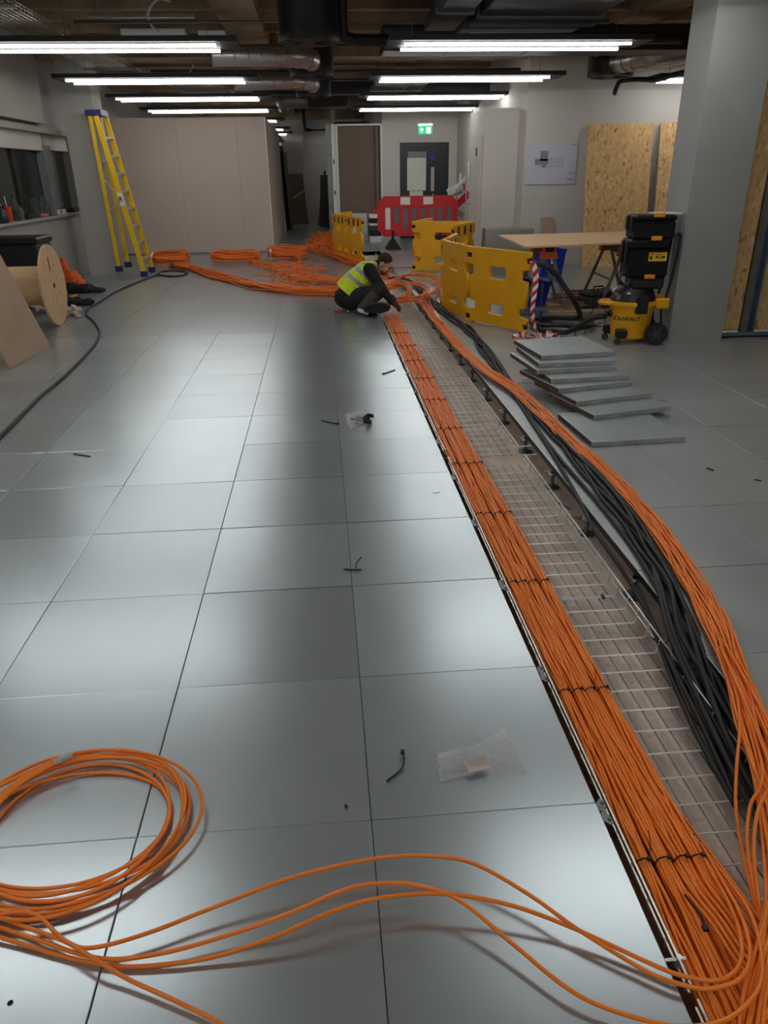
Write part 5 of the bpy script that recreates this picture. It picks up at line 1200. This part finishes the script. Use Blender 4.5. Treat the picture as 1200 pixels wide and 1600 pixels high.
tie([(1178, 749), (1184, 750), (1190, 751)], 'short black scrap on the floor near the right edge', .0035, False)
tie([(676, 770), (681, 770), (687, 769)], 'tiny thin black scrap on the bright panel beside the trench', .0018, False)
tie([(1102, 1450, -.03), (1096, 1432, -.028), (1082, 1414, -.03), (1070, 1398, -.034)], 'black cable tie lying loose on the orange bundles', .003)
tie([(892, 796, -.06), (880, 790, -.05), (872, 785, -.04)], 'black cable tie caught in the tray side wires', .003, False)
tie([(895, 808, -.04), (905, 811, -.04), (914, 812, -.04)], 'black cable tie end by the pedestal head', .003, False)
tie([(1018, 996, -.02), (1030, 1004, -.02)], 'black tie tail left of the black cable in tray', .003, False)
tie([(1058, 990, .0), (1046, 998, -.01), (1040, 1006, -.02)], 'black tie tail right of the black cable in tray', .003, False)
tie([(540, 1258), (542, 1261)], 'tiny dark crumb on the floor below the curved tie', .004, False)
# holes drilled in the floor panels
for i, (px, py) in enumerate(((16, 1567), (66, 1432))):
    p = G(px, py, .0006); tag(MB().lathe([(.006, 0), (.006, .0006), (.0005, .0006)], 12, Matrix.Translation((p.x, p.y, .0004))).build('panel_hole', HOLE), ('dark fixing hole in the floor panel at bottom left corner', 'dark fixing hole in the floor panel under the orange coil')[i], 'hole')
# clear plastic bags
def clear_mat():
    m = bpy.data.materials.new('clear_film'); m.use_nodes = True; nt = m.node_tree; N = nt.nodes; L = nt.links; N.clear()
    o = N.new('ShaderNodeOutputMaterial'); mx = N.new('ShaderNodeMixShader'); tr = N.new('ShaderNodeBsdfTransparent'); tr.inputs[0].default_value = (.995, .995, .995, 1)
    gl = N.new('ShaderNodeBsdfGlossy'); gl.inputs['Roughness'].default_value = .12; fr = N.new('ShaderNodeFresnel'); fr.inputs[0].default_value = 1.45
    nz = N.new('ShaderNodeTexNoise'); nz.inputs['Scale'].default_value = 45; bp = N.new('ShaderNodeBump'); bp.inputs['Strength'].default_value = .5; bp.inputs['Distance'].default_value = .01
    ad = N.new('ShaderNodeMath'); ad.operation = 'MULTIPLY_ADD'; ad.inputs[1].default_value = .45; ad.inputs[2].default_value = .03
    L.new(nz.outputs[0], bp.inputs['Height']); L.new(bp.outputs[0], gl.inputs['Normal']); L.new(bp.outputs[0], fr.inputs['Normal']); L.new(fr.outputs[0], ad.inputs[0])
    L.new(ad.outputs[0], mx.inputs[0]); L.new(tr.outputs[0], mx.inputs[1]); L.new(gl.outputs[0], mx.inputs[2]); L.new(mx.outputs[0], o.inputs[0]); return m
FILM = clear_mat()
def bag(corners, t, hgt, seed, nx=22, ny=14, pinch=.0):
    a, b, c, d = [Vector(q) for q in corners]; vs = []; fs = []
    for s in (0, 1):
        for j in range(ny+1):
            for i in range(nx+1):
                u, v = i/nx, j/ny; w_ = 1-pinch*math.sin(PI*u)*1.0; vv = .5+(v-.5)*w_
                p = a.lerp(b, u).lerp(d.lerp(c, u), vv); e = (math.sin(PI*min(1, max(0, u)))*math.sin(PI*v))**.5
                n = mnoise.noise(Vector((u*5, v*4, seed+s*3)))+.6*mnoise.noise(Vector((u*13, v*11, seed)))
                z = .001+s*(e*hgt*(.75+.9*n)+.003)+(.006 if s == 0 else .01)*max(0, n)*(1 if s else .3)
                vs.append((p.x+.01*mnoise.noise(Vector((u*9, v*9, seed+7))), p.y+.01*mnoise.noise(Vector((u*9, v*9, seed+9))), max(.0012, z)))
    N_ = (nx+1)*(ny+1)
    for s in (0, 1):
        for j in range(ny):
            for i in range(nx):
                q = s*N_+j*(nx+1)+i; f = (q, q+1, q+nx+2, q+nx+1); fs.append(f if s else tuple(reversed(f)))
    me = bpy.data.meshes.new('film'); me.from_pydata(vs, [], fs); me.materials.append(FILM); me.polygons.foreach_set('use_smooth', [True]*len(fs)); me.transform(t.matrix_basis.inverted()); link('film', me, t)
p = G(750, 1195); t = thing('clear_plastic_bag', 'crumpled clear plastic bag with a pale slip on the floor', 'plastic bag', p)
bag([G(688, 1222), G(826, 1212), G(788, 1138), G(682, 1178)], t, .035, 2.3, pinch=.25)
q = [G(733, 1208, .018), G(766, 1200, .018), G(757, 1181, .024), G(726, 1189, .024)]; MB().hexa(q+[x+Vector((0, 0, .002)) for x in q]).build('paper_slip', mat('slip_paper', (206, 192, 186), .8), t, world=True)
p = G(560, 658); t = thing('parts_bag', 'small clear bag of black plastic parts on the floor', 'plastic bag', p)
bag([G(546, 671), G(572, 663), G(570, 643), G(538, 648)], t, .03, 5.1, 14, 10)
rr = random.Random(9)
mb = MB()
for i in range(10): c = G(rr.uniform(548, 566), rr.uniform(652, 662), .012); mb.obox(c, (1, rr.uniform(-1, 1), 0), (0, 1, 0), (0, 0, 1), .012, .004, .006)
mb.build('grey_parts', GALVD, t, world=True)
for i in range(9): c = G(rr.uniform(570, 581), rr.uniform(648, 660), .014+.02*rr.random()); mb = MB(); mb.obox(c, (1, rr.uniform(-1, 1), 0), (0, 1, .3), (0, 0, 1), .016, .007, .009); mb.build('black_part', BLACK, t, world=True)
